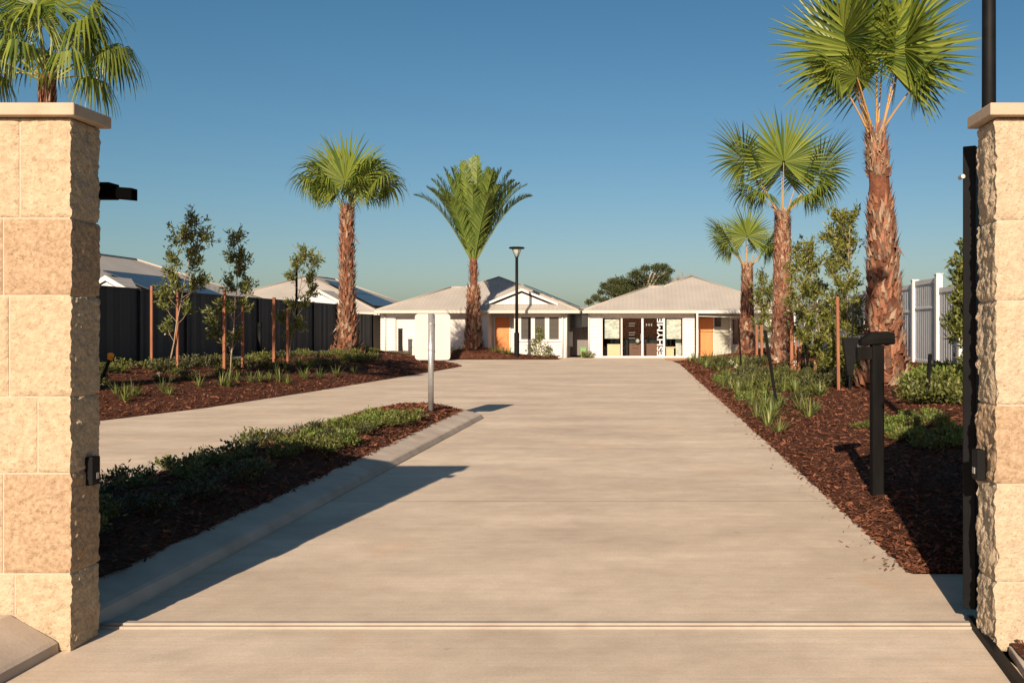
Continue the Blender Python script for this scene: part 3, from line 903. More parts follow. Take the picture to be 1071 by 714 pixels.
mb.box(4.86, 5.35, F + 1.2, F + 1.4, 0, .6); mb.box(4.86, 5.35, F + 1.2, F + 1.4, 2.1, 2.4); mb.box(5.35, 5.45, F + .2, F + 1.4, 0, 2.4)
mb.build('porch_wall', M['greenwall'], h2)
# interior room
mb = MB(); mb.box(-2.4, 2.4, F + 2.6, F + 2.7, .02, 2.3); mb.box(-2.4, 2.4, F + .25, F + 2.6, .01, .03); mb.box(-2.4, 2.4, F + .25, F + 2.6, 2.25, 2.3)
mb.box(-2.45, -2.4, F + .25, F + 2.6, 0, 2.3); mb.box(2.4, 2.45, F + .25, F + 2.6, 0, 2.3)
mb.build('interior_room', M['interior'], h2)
# shopfront
mb = MB(); Y = F + .06
for a, b in ((-2.05, -1.99), (-1.04, -.95), (.04, .15), (1.17, 1.28), (2.19, 2.25)): mb.box(a, b, Y - .06, Y + .04, .05, 2.14)
mb.box(-2.05, 2.25, Y - .07, Y + .05, 2.07, 2.135); mb.box(-2.05, 2.25, Y - .07, Y + .05, .052, .09)
fo = mb.build('shopfront_frame', M['white'], h2, bevel=.006)
for a, b in ((-1.99, -1.04), (-.95, .04), (.15, 1.17), (1.28, 2.19)):
    g = MB(); g.box(a, b, Y - .005, Y + .005, .09, 2.07); g.build('pane', M['glass'], fo)
mb = MB(); mb.tube([(.0, Y - .09, .9), (.0, Y - .09, 1.25)], .014, 6); mb.build('handle', M['galv'], fo)
mb = MB(); mb.box(-1.88, -1.12, Y + .05, Y + .07, 1.0, 2.02); mb.build('poster', M['poster'], h2)
mb = MB(); mb.box(1.36, 2.12, Y + .05, Y + .07, .98, 2.02); mb.build('poster', M['poster'], h2)
mb = MB(); mb.box(-1.75, -1.08, Y + .3, Y + .8, .03, .70); mb.build('display_box', M['plywood'], h2)
mb = MB(); mb.box(-.6, 1.15, Y + 1.2, Y + 1.7, .03, .72); mb.build('reception_counter', M['counter'], h2)
mb = MB(); mb.box(1.35, 1.75, Y + .3, Y + .7, .03, .5); mb.box(1.30, 1.85, Y + .25, Y + .75, .5, .56); mb.build('side_table', M['plywood'], h2)
mb = MB(); mb.box(1.85, 2.15, Y + .2, Y + .6, .03, .66); mb.box(1.85, 2.15, Y + .56, Y + .62, .66, .95); mb.build('chair', M['poster'], h2)
mb = MB(); mb.lathe(-.16, Y + 1.0, [(.02, .74), (.11, .80), (.11, .92), (.02, .98)], 12); mb.build('lamp_globe', M['poster'], h2, smooth=True)
# lettering on the glass, set vertically
cu = bpy.data.curves.new('lettering', 'FONT'); cu.body = 'ESHYME'; cu.size = .46; cu.extrude = .004; cu.space_character = 1.0
cu.align_x = 'LEFT'
tmp = bpy.data.objects.new('tmp_text', cu); col.objects.link(tmp)
bpy.context.view_layer.update()
me = bpy.data.meshes.new_from_object(tmp.evaluated_get(bpy.context.evaluated_depsgraph_get()))
bpy.data.objects.remove(tmp)
xs = [v.co.x for v in me.vertices]; ysv = [v.co.y for v in me.vertices]
sx = 1.96 / (max(xs) - min(xs)); sy = .30 / (max(ysv) - min(ysv))
for v in me.vertices:
    a, b, c = v.co
    v.co = (1.16 - .36 - .0 + .36 - (b - min(ysv)) * sy - 0, Y - .012 - c, .10 + (a - min(xs)) * sx)
for v in me.vertices: v.co -= Vector((2.4, 55, 0))
me.materials.clear(); me.materials.append(M['letter'])
lo = bpy.data.objects.new('lettering', me); col.objects.link(lo); lo.parent = h2; lo['label'] = 'white capital letters running up the glass beside the entry door'
mb = MB()
for z, w in ((1.78, .34), (1.66, .30), (1.30, .34), (1.18, .30), (1.0, .34)): mb.box(-.62, -.62 + w, Y - .012, Y - .008, z, z + .022)
for k in range(4): mb.box(-.15 + k * .0, -.15 + .03, Y - .012, Y - .008, 1.64, 1.78)
for k in range(3): mb.box(.28 + k * .13, .34 + k * .13, Y - .012, Y - .008, 1.66, 1.78)
mb.build('window_print', M['faint'], h2)
mb = MB(); mb.box(-2.48, -2.42, F - .06, F - .022, 1.62, 1.84); mb.build('house_number', M['galv'], h2)
mb = MB(); mb.box(2.40, 2.62, F - .06, F - .022, 1.98, 2.03); mb.box(2.50, 2.53, F - .06, F - .022, 1.78, 1.98); mb.build('wall_light', M['galv'], h2)
for x in (-2.62,):
    mb = MB(); mb.tube([(x - .08, F - .07, 0), (x - .08, F - .07, 2.33)], .045, 8); mb.build('downpipe', M['white'], h2, smooth=True)
# porch
d = MB(); d.box(3.15, 3.87, F + 1.13, F + 1.19, .05, 2.10); do = d.build('door', M['orange'], h2, bevel=.01)
d = MB(); d.tube([(3.75, F + 1.10, .95), (3.75, F + 1.10, 1.3)], .015, 6); d.build('handle', M['galv'], do)
d = MB(); d.box(3.08, 3.14, F + 1.08, F + 1.19, 0, 2.17); d.box(3.88, 3.94, F + 1.08, F + 1.19, 0, 2.17); d.build('door_frame', M['white'], h2)
d = MB(); d.box(3.96, 4.30, F + 1.14, F + 1.19, 1.62, 2.1); d.build('highlight_window', M['darkglass'], h2)
window(h2, 4.87, 5.34, .62, 2.08, F + 1.25, M['darkglass'])
mb = MB(); mb.box(2.84, 7.4, 49.26, 49.40, 2.30, 2.455); mb.build('porch_beam', M['white'], h2, bevel=.01)
for x in (2.92, 5.18, 7.3):
    mb = MB(); mb.box(x - .05, x + .05, 49.28, 49.38, 0, 2.30); mb.build('porch_post', M['white'], h2, bevel=.005)
mb = MB(); mb.box(4.76, 4.84, F + 1.0, F + 1.08, 0, 2.2); mb.build('porch_post', M['white'], h2)
mb = MB(); mb.tube([(2.97, 49.33, 2.16), (5.13, 49.33, 2.10)], .018, 6); mb.build('porch_rail', M['white'], h2)

# wall added behind the house gap, shade put into its colour; grey side gate, bin
r = thing('gap_backing', (-3.3, 60, 0), 'wall added behind the gap between the two front houses, shade put into its dark colour', 'backdrop')
mb = MB(); mb.box(-4.6, -1.8, 66, 69, 0, 2.7); mb.build('wall', M['gap_shade'], r)
mb = MB(); slope(mb, [(-4.8, 65.8, 2.75), (-1.6, 65.8, 2.75), (-1.6, 69.2, 3.1), (-4.8, 69.2, 3.1)]); mb.build('roof', M['roof'], r)
r = thing('side_gate', (-3.3, 52.6, 0), 'grey sheet metal gate closing the gap between the two houses', 'gate')
mb = MB(); mb.box(-3.86, -2.72, 52.6, 52.64, .05, 1.55); mb.build('sheet', M['grey_gate'], r)
mb = MB(); mb.box(-3.87, -3.81, 52.55, 52.6, 0, 1.6); mb.build('stile', M['grey_gate'], r)
mb = MB(); mb.box(-2.78, -2.72, 52.55, 52.6, 0, 1.6); mb.build('stile', M['grey_gate'], r)
mb = MB(); mb.box(-3.81, -2.78, 52.55, 52.6, 1.5, 1.57); mb.build('rail', M['grey_gate'], r)
r = thing('planter_tub', (-2.95, 49.7, 0), 'small green plastic tub standing at the corner of the white office', 'tub')
mb = MB(); mb.add([(-3.1, 49.55, 0), (-2.84, 49.55, 0), (-2.84, 49.8, 0), (-3.1, 49.8, 0), (-3.13, 49.52, .52), (-2.81, 49.52, .52), (-2.81, 49.83, .52), (-3.13, 49.83, .52)],
                  [(0, 3, 2, 1), (0, 1, 5, 4), (1, 2, 6, 5), (2, 3, 7, 6), (3, 0, 4, 7), (4, 5, 6, 7)]); mb.build('body', M['greenbin'], r, bevel=.02)
mb = MB(); mb.box(-3.15, -2.79, 49.5, 49.85, .52, .56); mb.build('lid', M['greenbin'], r, bevel=.01)
# tall dark box before garage
r = thing('letter_pillar', (-12.5, 49.2, 0), 'tall narrow dark pillar standing before the garage door', 'pillar')
mb = MB(); mb.box(-12.36, -12.16, 48.7, 48.85, 0, 1.5); mb.build('shaft', M['black'], r, bevel=.01)
mb = MB(); mb.box(-12.38, -12.14, 48.68, 48.87, 1.5, 1.53); mb.build('cap', M['black'], r)


# --- neighbour houses on the left
def neighbour(E1, E2, y0, y1, ze, label, tp=.404, along='Y'):
    r = thing('neighbour_house', ((E1 + E2) / 2, (y0 + y1) / 2, 0), label, 'house')
    hw = (E2 - E1) / 2; xm = (E1 + E2) / 2; pz = ze + hw * tp
    P = (xm, y0 + hw, pz); Q = (xm, y1 - hw, pz)
    mb = MB(); slope(mb, [(E1, y0, ze), (E2, y0, ze), P]); slope(mb, [(E2, y1, ze), (E1, y1, ze), Q]); mb.build('roof', M['roof'], r)
    mb = MB(); slope(mb, [(E2, y0, ze), (E2, y1, ze), Q, P]); slope(mb, [(E1, y1, ze), (E1, y0, ze), P, Q]); mb.build('roof', M['roof_side'], r)
    mb = MB(); ridge(mb, (E1, y0, ze), P); ridge(mb, P, (E2, y0, ze)); ridge(mb, P, Q); ridge(mb, Q, (E2, y1, ze)); mb.build('ridge_capping', M['ridge'], r, smooth=True)
    mb = MB(); mb.box(E1, E2, y0 - .1, y0 - .01, ze - .16, ze - .01); mb.box(E2 + .01, E2 + .1, y0, y1, ze - .16, ze - .01); mb.build('gutter', M['gutter'], r)
    mb = MB(); mb.box(E1 + .5, E2 - .5, y0 + .5, y1 - .5, 0, ze - .05); mb.build('wall', M['wallshade'], r)
    return r, P, Q


def gablet(root, x0, x1, xm, y, zb, zp, back):
    mb = MB()
    for xa in (x0, x1):
        slope(mb, [(xa, y, zb), (xm, y, zp), (xm, y + back, zp), (xa, y + .3, zb)])
    mb.build('gable_roof', M['roof'], root)
    mb = MB()
    for xa in (x0, x1):
        mb.prism([(xa, y - .06, zb - .16), (xm, y - .06, zp - .14), (xm, y - .06, zp + .03), (xa, y - .06, zb + .01)], (0, .05, 0))
    mb.build('barge_board', M['white'], root)
    mb = MB(); mb.prism([(x0 + .35, y + .02, zb), (x1 - .35, y + .02, zb), (xm, y + .02, zp - .2)], (0, .05, 0)); mb.build('gable_wall', M['white'], root)


n1, PA, QA = neighbour(-27.5, -17.2, 26.5, 47.5, 2.48, 'house with long pale roof and solar panels behind the near fence end')
z_at = lambda x, E2, ze: ze + (E2 - x) * .404
def nz1(x, y): return (x, y, z_at(x, -17.2, 2.48))
solar(n1, nz1(-17.9, 35.2), nz1(-17.9, 41.4), nz1(-19.9, 41.4), nz1(-19.9, 35.2), 6, 1, .1)
gablet(n1, -18.9, -16.9, -17.9, 32.0, 2.72, 3.28, 1.6)
n2, PB, QB = neighbour(-25.6, -14.3, 52.0, 68, 2.42, 'house with solar panels between the dark fence and the garage house')
def nz2(x, y): return (x, y, z_at(x, -14.3, 2.42))
solar(n2, nz2(-14.9, 53.2), nz2(-14.9, 60.5), nz2(-18.9, 60.5), nz2(-18.9, 56.9), 4, 2, .12)
gablet(n2, -19.4, -15.9, -17.65, 52.3, 2.75, 3.65, 3.0)

# bollard light and spot light on the left
r = thing('bollard_light', (-12.55, 31.5, .6), 'black round bollard light standing against the charcoal fence', 'bollard')
mb = MB(); mb.tube([(-12.55, 31.5, .55), (-12.55, 31.5, 1.60)], .075, 14); mb.build('shaft', M['black'], r, smooth=True)
mb = MB(); mb.tube([(-12.55, 31.5, 1.60), (-12.55, 31.5, 1.72)], [.085, .085], 14); mb.build('head', M['black'], r)
r = thing('garden_spotlight', (-10.3, 18.6, .5), 'small amber-capped spotlight on a leaning black stick beside the left wall', 'garden light')
x0, z0 = at(106, 396, 18.6); x1, z1 = at(115, 375, 18.6)
mb = MB(); mb.tube([(x0, 18.6, z0), (x1, 18.6, z1)], .03, 8); mb.build('stem', M['black'], r)
mb = MB(); mb.tube([(x1, 18.6, z1), (x1 + .04, 18.55, z1 + .08)], [.05, .06], 10); mb.build('cap', M['amber'], r)


# ------------------------------------------------------------------ palms
def palm_trunk(x, y, z0, h, r0, r1, rs, mats, flare=1.5, lean=0.0, boots=True, clean=None, out=1.0, bs=1.0):
    """returns trunk mesh; boots are leaf bases overlapping upwards; clean=(a,b) bare span"""
    mb = MB(); n = 18; rows = max(12, int(h / .12)); vs = []; fs = []

    def R(t):
        return (r0 + (r1 - r0) * t) * (1 + (flare - 1) * math.exp(-t * h / .45))

    def C(t): return x + lean * t * t, y
    for j in range(rows + 1):
        t = j / rows; cx, cy = C(t)
        for k in range(n):
            a = math.tau * k / n
            q = 1 + .10 * noise.noise(Vector((math.cos(a) * 2, math.sin(a) * 2, t * h * 4)))
            vs.append((cx + math.cos(a) * R(t) * q * .9, cy + math.sin(a) * R(t) * q * .9, z0 - .1 + (h + .1) * t))
    for j in range(rows):
        for k in range(n):
            k2 = (k + 1) % n; fs.append((j * n + k, j * n + k2, (j + 1) * n + k2, (j + 1) * n + k))
    fs.append(tuple(range(rows * n, rows * n + n)))
    mb.add(vs, fs, 0)
    if boots:
        z = 0.0; i = 0; dz = .0042 * bs * bs * max(.45, .3 / r0)
        while z < h:
            t = z / h; i += 1; z += dz * rs.uniform(.8, 1.2)
            if clean and clean[0] < t < clean[1] and rs.random() < .93: continue
            cx, cy = C(t); a = i * 2.39996 + rs.uniform(-.7, .7); rr = R(t)
            w = rr * rs.uniform(.10, .26); L = rs.uniform(.10, .27) * bs; o = rs.uniform(.0, .06) * out * bs * (1.5 if rs.random() < .08 else 1)
            ragged = rs.random() < .035
            if ragged: L *= rs.choice([1.5, -1.2]); o *= 2.2; w *= .7
            d = Vector((math.cos(a), math.sin(a), 0)); s = Vector((-d.y, d.x, 0)); c = Vector((cx, cy, z0 + z))
            p0 = c + d * rr * .90 - s * w; p1 = c + d * rr * .90 + s * w
            p2 = c + d * (rr * .98 + o * .5) + s * w * .55 + Vector((0, 0, L * .6)); p3 = c + d * (rr * .98 + o * .5) - s * w * .55 + Vector((0, 0, L * .6))
            tip = c + d * (rr + o) + s * w * rs.uniform(-1.2, 1.2) + Vector((0, 0, L))
            m = 1 if rs.random() < mats[0] else 2
            mm = c + d * (rr * 1.0 + o * .2) + Vector((0, 0, L * .1))
            mb.add([p0, p1, p2, p3, tip, mm], [(0, 5, 3), (0, 1, 5), (1, 2, 5), (5, 2, 3), (3, 2, 4)], m)
    return mb


def fan_frond(c, az, el, pet, R, droop, rs, nseg=38, spread=140, roll=0.0, split=.52, tipdroop=1.0, bend=.25):
    """one palmate leaf. c: where the petiole leaves the trunk. el: elevation of the petiole in degrees."""
    az = math.radians(az); e = math.radians(el)
    out = Vector((math.cos(az), math.sin(az), 0))
    pts = []; p = Vector(c); d = out * math.cos(e) + Vector((0, 0, math.sin(e)))
    st = pet / 6
    for i in range(7):
        pts.append(p.copy()); p = p + d * st
        d = (d + Vector((0, 0, -bend * st / max(pet, .1) * (1.2 - abs(d.z) * .5))) ).normalized()
    mb = MB()
    mb.tube(pts, [.026, .022, .019, .017, .015, .014, .012], 5, 1)
    hub = pts[-1]; t = d.normalized()
    s = t.cross(Vector((0, 0, 1)))
    if s.length < .05: s = Vector((-out.y, out.x, 0))
    s.normalize()
    if roll:
        from mathutils import Quaternion
        s = Quaternion(t, math.radians(roll)) @ s
    n = s.cross(t).normalized()
    da = math.radians(spread * 2) / nseg
    for k in range(nseg):
        th = math.radians(-spread) + da * (k + .5) + rs.uniform(-.15, .15) * da
        dirv = t * math.cos(th) + s * math.sin(th) + n * (.18 * math.cos(th) - .12 + rs.uniform(-.04, .04))
        dirv.normalize()
        L = R * (1 - .22 * (abs(th) / math.radians(spread)) ** 2) * rs.uniform(.9, 1.06)
        side = (s * math.cos(th) - t * math.sin(th)).normalized()
        L *= rs.uniform(.9, 1.08); fr = [0.03, .28, split, .68, .84, 1.0]
        q = hub + dirv * L * fr[0]; dd = dirv.copy(); P = []
        for i, f in enumerate(fr):
            if i:
                step = L * (f - fr[i - 1])
                dr = droop * (.18 if f <= split else 1.0 * tipdroop * rs.uniform(.7, 1.3)) * step / L * 2.2
                dd = (dd + Vector((0, 0, -dr))).normalized()
                q = q + dd * step
            if f <= split: w = f * L * math.tan(da / 2) * 1.03
            else: w = split * L * math.tan(da / 2) * (1 - (f - split) / (1 - split)) ** .8
            P.append((q.copy(), w))
        fold = (1 if k % 2 else -1)
        vs = []; fs = []
        for i, (q, w) in enumerate(P):
            up = n * w * .55
            vs += [q - side * w - up * .5, q + up * .5, q + side * w - up * .5]
        for i in range(len(P) - 1):
            a = i * 3; fs += [(a, a + 1, a + 4, a + 3), (a + 1, a + 2, a + 5, a + 4)]
        mb.add(vs, fs, 0)
    return mb


def feather_frond(c, az, el, L, curve, rs, nl=46, ll=.42):
    az = math.radians(az); e = math.radians(el)
    out = Vector((math.cos(az), math.sin(az), 0)); d = out * math.cos(e) + Vector((0, 0, math.sin(e)))
    p = Vector(c); pts = []; dirs = []
    n = 24
    for i in range(n + 1):
        pts.append(p.copy()); dirs.append(d.copy()); p = p + d * L / n
        d = (d + Vector((0, 0, -1)) * curve * (i / n) ** 1.6 / n * 3.4).normalized()
    mb = MB(); mb.tube(pts, [.035 * (1 - .85 * i / n) + .004 for i in range(n + 1)], 5, 1)
    s = Vector((-out.y, out.x, 0))
    for k in range(nl):
        t = .14 + .86 * (k + .5) / nl
        i = min(n - 1, int(t * n)); f = t * n - i
        q = pts[i].lerp(pts[i + 1], f); dd = dirs[i]
        up = s.cross(dd); up = up if up.z > 0 else -up
        le = ll * math.sin(math.pi * min(1, (t * .88 + .12))) ** .55 * rs.uniform(.85, 1.1) + .08
        for sg in (-1, 1):
            v = (dd * rs.uniform(.75, 1.0) + s * sg * rs.uniform(.55, .8) + up * rs.uniform(.15, .55)).normalized()
            w = .034
            wv = v.cross(up).normalized() * w
            m1 = q + v * le * .5; tip = q + v * le + Vector((0, 0, -.10 * le))
            mb.add([q - wv * .5, q + wv * .5, m1 + wv, m1 - wv, tip], [(0, 1, 2, 3), (3, 2, 4)], 0)
    return mb


def crown_fibre(x, y, z, r, h, rs, n=160):
    mb = MB()
    for i in range(n):
        a = rs.uniform(0, math.tau); zz = z + rs.uniform(-h, 0); rr = r * rs.uniform(.8, 1.05)
        d = Vector((math.cos(a), math.sin(a), 0)); s = Vector((-d.y, d.x, 0)); c = Vector((x, y, zz)) + d * rr
        L = rs.uniform(.05, .20); o = rs.uniform(-.02, .15)
        w = rs.uniform(.006, .03)
        tip = c + d * o + Vector((0, 0, L * rs.choice([1, 1, -.6]))) + s * rs.uniform(-.06, .06)
        mb.add([c - s * w, c + s * w, tip], [(0, 1, 2)], 0)
    return mb


def fan_palm(x, y, z0, h, r0, r1, fronds, seed, label, leafm='fan', petm='petiole', mats=(.6,), flare=1.5, clean=None, lean=0, split=.46, out=1.0, fib=True, bs=1.0, nseg=38):
    rs = random.Random(seed)
    root = thing('fan_palm', (x, y, z0), label, 'palm tree', 'fan palms in the garden beds')
    palm_trunk(x, y, z0, h, r0, r1, rs, mats, flare, lean, True, clean, out, bs).build('trunk', [M['trunk_core'], M['boot_red'], M['boot_grey']], root)
    if fib: crown_fibre(x + lean, y, z0 + h + .1, r1 * .95, .75, rs, 420).build('fibre', M['fibre'], root)
    for fr in fronds:
        az, el, pet, R, droop = fr[:5]; roll = fr[5] if len(fr) > 5 else 0
        c = Vector((x + lean + math.cos(math.radians(az)) * r1 * .5, y + math.sin(math.radians(az)) * r1 * .5, z0 + h - .05 + rs.uniform(-.12, .1)))
        fan_frond(c, az, el, pet, R, droop, rs, nseg=nseg, roll=roll, split=split).build('frond', [M[leafm], M[petm]], root)
    return root


# azimuths: 0 = right, 90 = away from the camera, 180 = left, 270 = towards the camera
# E, nearest palm of the right bed
fan_palm(4.60, 18.0, .42, 4.80, .37, .175, [
    (262, 85, 1.45, 2.0, .05), (176, 73, 1.7, 1.6, .14, 60), (165, 79, 1.9, 1.7, .10, 30), (4, 75, 1.6, 1.85, .10, -50), (350, 79, 1.7, 1.9, .10, 10),
    (198, 60, 1.35, .9, .9, -30), (338, 56, 1.15, 1.0, .9), (60, 78, 1.6, 1.9, .15), (225, 62, 1.1, .8, .9), (190, 74, 1.9, 1.5, .15, 10)],
    11, 'nearest and largest fan palm of the right bed with shaggy red trunk', flare=1.5, clean=(.72, .82), out=1.5, bs=1.2, nseg=50, lean=-.17)
# D
fan_palm(4.50, 30.3, .42, 4.75, .34, .24, [
    (268, 84, 1.65, 1.85, .08), (85, 80, 1.5, 1.7, .2), (174, 60, 2.0, 1.6, .35, 35), (8, 54, 1.75, 1.65, .3, -45), (205, 40, 1.2, 1.15, 1.3), (335, 40, 1.2, 1.2, 1.3),
    (155, 66, 1.9, 1.5, .4, 10), (40, 66, 1.7, 1.5, .4), (230, 30, 1.0, 1.0, 1.6), (300, 28, 1.0, 1.0, 1.6)],
    12, 'middle fan palm of the right bed with a brown trunk', flare=1.35, out=.9, bs=1.0, nseg=50)
# C
fan_palm(4.5, 40.4, .45, 3.7, .33, .22, [
    (265, 82, 1.4, 1.4, .2), (90, 78, 1.3, 1.3, .3), (170, 58, 1.45, 1.4, .4, 25), (10, 55, 1.35, 1.4, .4, -30), (215, 45, 1.0, 1.0, 1.2), (330, 45, 1.0, 1.0, 1.2), (140, 62, 1.5, 1.3, .4), (45, 60, 1.2, 1.1, .6)],
    13, 'farthest and smallest fan palm of the right bed', flare=1.3, bs=1.1, nseg=46)
# A, left bed
fan_palm(-10.75, 35.0, .50, 5.45, .31, .21, [
    (268, 84, 1.0, 1.75, .2), (100, 80, 1.3, 1.85, .3), (182, 46, 1.5, 1.35, 2.0, 20), (358, 44, 1.55, 1.40, 2.0, -20), (195, 58, 1.35, 1.5, 1.5, 25), (345, 58, 1.35, 1.5, 1.5, -25),
    (150, 72, 1.2, 1.7, .6), (35, 72, 1.2, 1.7, .6), (230, 54, .9, 1.1, 1.8), (310, 54, .9, 1.1, 1.8), (60, 56, 1.1, 1.4, 1.4), (125, 56, 1.1, 1.4, 1.4)],
    14, 'fan palm with shaggy red-brown trunk in the left bed', leafm='fan', petm='petiole_green', flare=2.1, out=2.0, bs=1.5, nseg=46)
# F, behind the left wall
fan_palm(-10.55, 17.0, .45, 5.6, .16, .13, [
    (265, 82, 1.3, 1.35, 1.0), (100, 80, 1.3, 1.3, .9), (20, 66, 1.3, 1.3, 1.5), (165, 66, 1.3, 1.3, 1.5), (290, 60, .9, 1.1, 1.9), (240, 60, .9, 1.1, 1.9),
    (340, 46, 1.0, 1.2, 2.3), (200, 46, 1.0, 1.2, 2.3), (5, 34, 1.15, 1.15, 2.6), (176, 34, 1.1, 1.15, 2.6), (322, 26, .95, 1.1, 2.6), (218, 26, .95, 1.1, 2.6),
    (275, 24, .85, 1.1, 2.6), (90, 60, 1.0, 1.1, 1.6), (50, 46, 1.1, 1.2, 2.2), (130, 46, 1.1, 1.2, 2.2), (352, 8, .8, 1.0, 2.6), (188, 8, .8, 1.0, 2.6)],
    15, 'slender weeping fan palm whose crown shows above the left stone wall', leafm='fan', petm='petiole_green', split=.30, nseg=34, fib=False, out=.8)

# B, date palm in front of the garage house
rs = random.Random(21)
bx, by, bz = -8.42, 48.2, .42
r = thing('date_palm', (bx, by, bz), 'upright feather-leaved date palm before the garage house', 'palm tree')
palm_trunk(bx, by, bz, 3.1, .42, .30, rs, (.55,), 1.25, 0, True, None, 1.4, 1.6).build('trunk', [M['trunk_core'], M['boot_red'], M['boot_grey']], r)
palm_trunk(bx, by, bz + 3.05, 1.7, .20, .17, rs, (.95,), 1.0, 0, True, (.05, .5), 1.2, 1.2).build('upper_trunk', [M['trunk_core'], M['boot_red'], M['boot_grey']], r)
crown_fibre(bx, by, bz + 4.3, .26, .8, rs, 200).build('fibre', M['boot_red'], r)
for i, (az, el, L, cv) in enumerate([(270, 86, 5.2, .25), (90, 84, 5.4, .3), (180, 76, 5.1, .55), (0, 77, 5.0, .55), (200, 70, 4.7, .8), (345, 69, 4.8, .8), (160, 66, 4.9, .95), (20, 66, 4.8, .95),
                                     (225, 74, 4.6, .6), (315, 74, 4.6, .6), (135, 76, 4.9, .5), (45, 76, 4.9, .5), (188, 61, 4.4, 1.0), (352, 60, 4.4, 1.0), (250, 80, 4.9, .4), (290, 80, 4.9, .4), (170, 83, 5.2, .35), (10, 83, 5.0, .35), (183, 72, 5.0, .6), (357, 72, 4.9, .6), (262, 78, 4.3, .7), (278, 74, 4.0, .9), (210, 80, 5.0, .4), (330, 80, 5.0, .4), (192, 66, 4.6, .75), (348, 66, 4.6, .75), (176, 79, 5.1, .45), (4, 80, 5.1, .45), (220, 70, 4.2, .9), (320, 70, 4.2, .9), (240, 64, 4.0, .9), (300, 64, 4.0, .9)]):
    feather_frond((bx + math.cos(math.radians(az)) * .08, by + math.sin(math.radians(az)) * .08, bz + 4.45), az, el, L * rs.uniform(.93, 1.03), cv, rs, nl=84, ll=.88).build('frond', [M['feather'], M['feather']], r)


# ------------------------------------------------------------------ young trees
def leaf(mb, p, d, up, L, w):
    s = d.cross(up)
    if s.length < .01: s = Vector((1, 0, 0))
    s.normalize(); n = s.cross(d).normalized()
    mb.add([p, p + d * L * .45 + s * w - n * L * .03, p + d * L, p + d * L * .45 - s * w - n * L * .03, p + d * L * .5 + n * L * .04], [(0, 1, 4), (1, 2, 4), (2, 3, 4), (3, 0, 4)], 0)


def rvec(rs, zb=0.0):
    return Vector((rs.gauss(0, 1), rs.gauss(0, 1), rs.gauss(0, 1) + zb)).normalized()


def young_tree(px, Y, zbase, base_dx, blobs, seed, label, leafm='leaf', n_per=95, ls=.12, r0=.018):
    """blobs: list of (px, py, radius m) foliage clusters seen in the picture, placed at distance Y with own depth"""
    rs = random.Random(seed)
    xb = (px - 670) / 1000 * Y
    root = thing('young_tree', (xb, Y, zbase), label, 'young tree', 'young staked trees')
    tr = MB(); cr = MB()
    B = []
    for (bx_, by_, rad) in blobs:
        rad *= 1.12
        x, z = at(bx_, by_, Y); B.append((Vector((x, Y + rs.uniform(-.25, .25), z)), rad))
    B.sort(key=lambda b: b[0].z)
    topx, topz = B[-1][0].x, B[-1][0].z
    spine = []
    for i in range(9):
        t = i / 8
        spine.append(Vector((xb + (topx - xb) * (t ** 1.2) + base_dx * math.sin(math.pi * t) + rs.uniform(-.012, .012), Y + rs.uniform(-.015, .015), zbase - .05 + (topz - zbase) * t)))
    tr.tube(spine, [r0 * (1 - .75 * i / 8) for i in range(9)], 7)
    for c, rad in B:
        t = max(.15, min(.95, (c.z - .35 - zbase) / (topz - zbase))); k = int(t * 8); a = spine[k].lerp(spine[min(8, k + 1)], t * 8 - k)
        mid = a.lerp(c, .5) + Vector((0, 0, -.04)); tr.tube([a, mid, c], [.008, .006, .003], 5)
        n = max(5, int(7 * rad / .2))
        foot = a.lerp(c, .55)
        for b in range(n + 3):
            d = rvec(rs, .2); e = c + Vector((d.x * rad * .9, d.y * rad * .9, d.z * rad * 1.25)) * rs.uniform(.5, 1.15)
            s = foot.lerp(c, rs.uniform(0, .9)) + Vector((rs.gauss(0, .02), rs.gauss(0, .02), 0))
            kk = s.lerp(e, .5) + Vector((0, 0, -.03)); tr.tube([s, kk, e], [.003, .002, .001], 4)
            m = int(2.0 * n_per * (rad / .25) ** 1.4 / (n + 3)) + 10
            for i in range(m):
                u = rs.uniform(.15, 1.05); q = s.lerp(e, u) + Vector((rs.gauss(0, .035), rs.gauss(0, .035), rs.gauss(0, .035)))
                dd = ((e - s).normalized() * .7 + rvec(rs, .45) * .8).normalized()
                leaf(cr, q, dd, rvec(rs, 1.2), ls * rs.uniform(.5, 1.05), ls * .14)
    tr.build('trunk', M['bark_pale'], root, smooth=True)
    cr.build('crown', M[leafm], root)
    return root


young_tree(176, 21.5, .42, .0, [(205, 235, .30), (190, 246, .28), (218, 246, .22), (199, 262, .24), (184, 272, .18), (208, 275, .20), (176, 305, .22), (168, 318, .14), (188, 300, .18), (203, 298, .18), (214, 293, .14), (180, 287, .16), (173, 339, .10), (199, 322, .12)],
           31, 'tallest young tree of the left bed, nearest the stone wall, thin crown leaning right', 'leaf_dark', 85, .13)
young_tree(241, 23.3, .5, .0, [(252, 248, .20), (247, 262, .26), (257, 268, .22), (245, 280, .24), (240, 297, .22), (253, 300, .14), (263, 297, .20), (222, 332, .24), (228, 318, .16), (240, 322, .16), (219, 348, .15), (232, 355, .14), (250, 350, .12), (262, 318, .12)],
           32, 'second young tree of the left bed with a narrow twisted crown', 'leaf_dark', 80, .13)
young_tree(301, 27.5, .52, .0, [(320, 265, .32), (329, 272, .24), (322, 290, .26), (313, 278, .2), (302, 290, .15), (326, 304, .2), (302, 318, .22), (296, 332, .18), (312, 335, .22), (318, 318, .18), (303, 346, .18)],
           33, 'third young tree of the left bed, beside the shaggy palm, rounded leafy top', 'leaf', 85, .13)
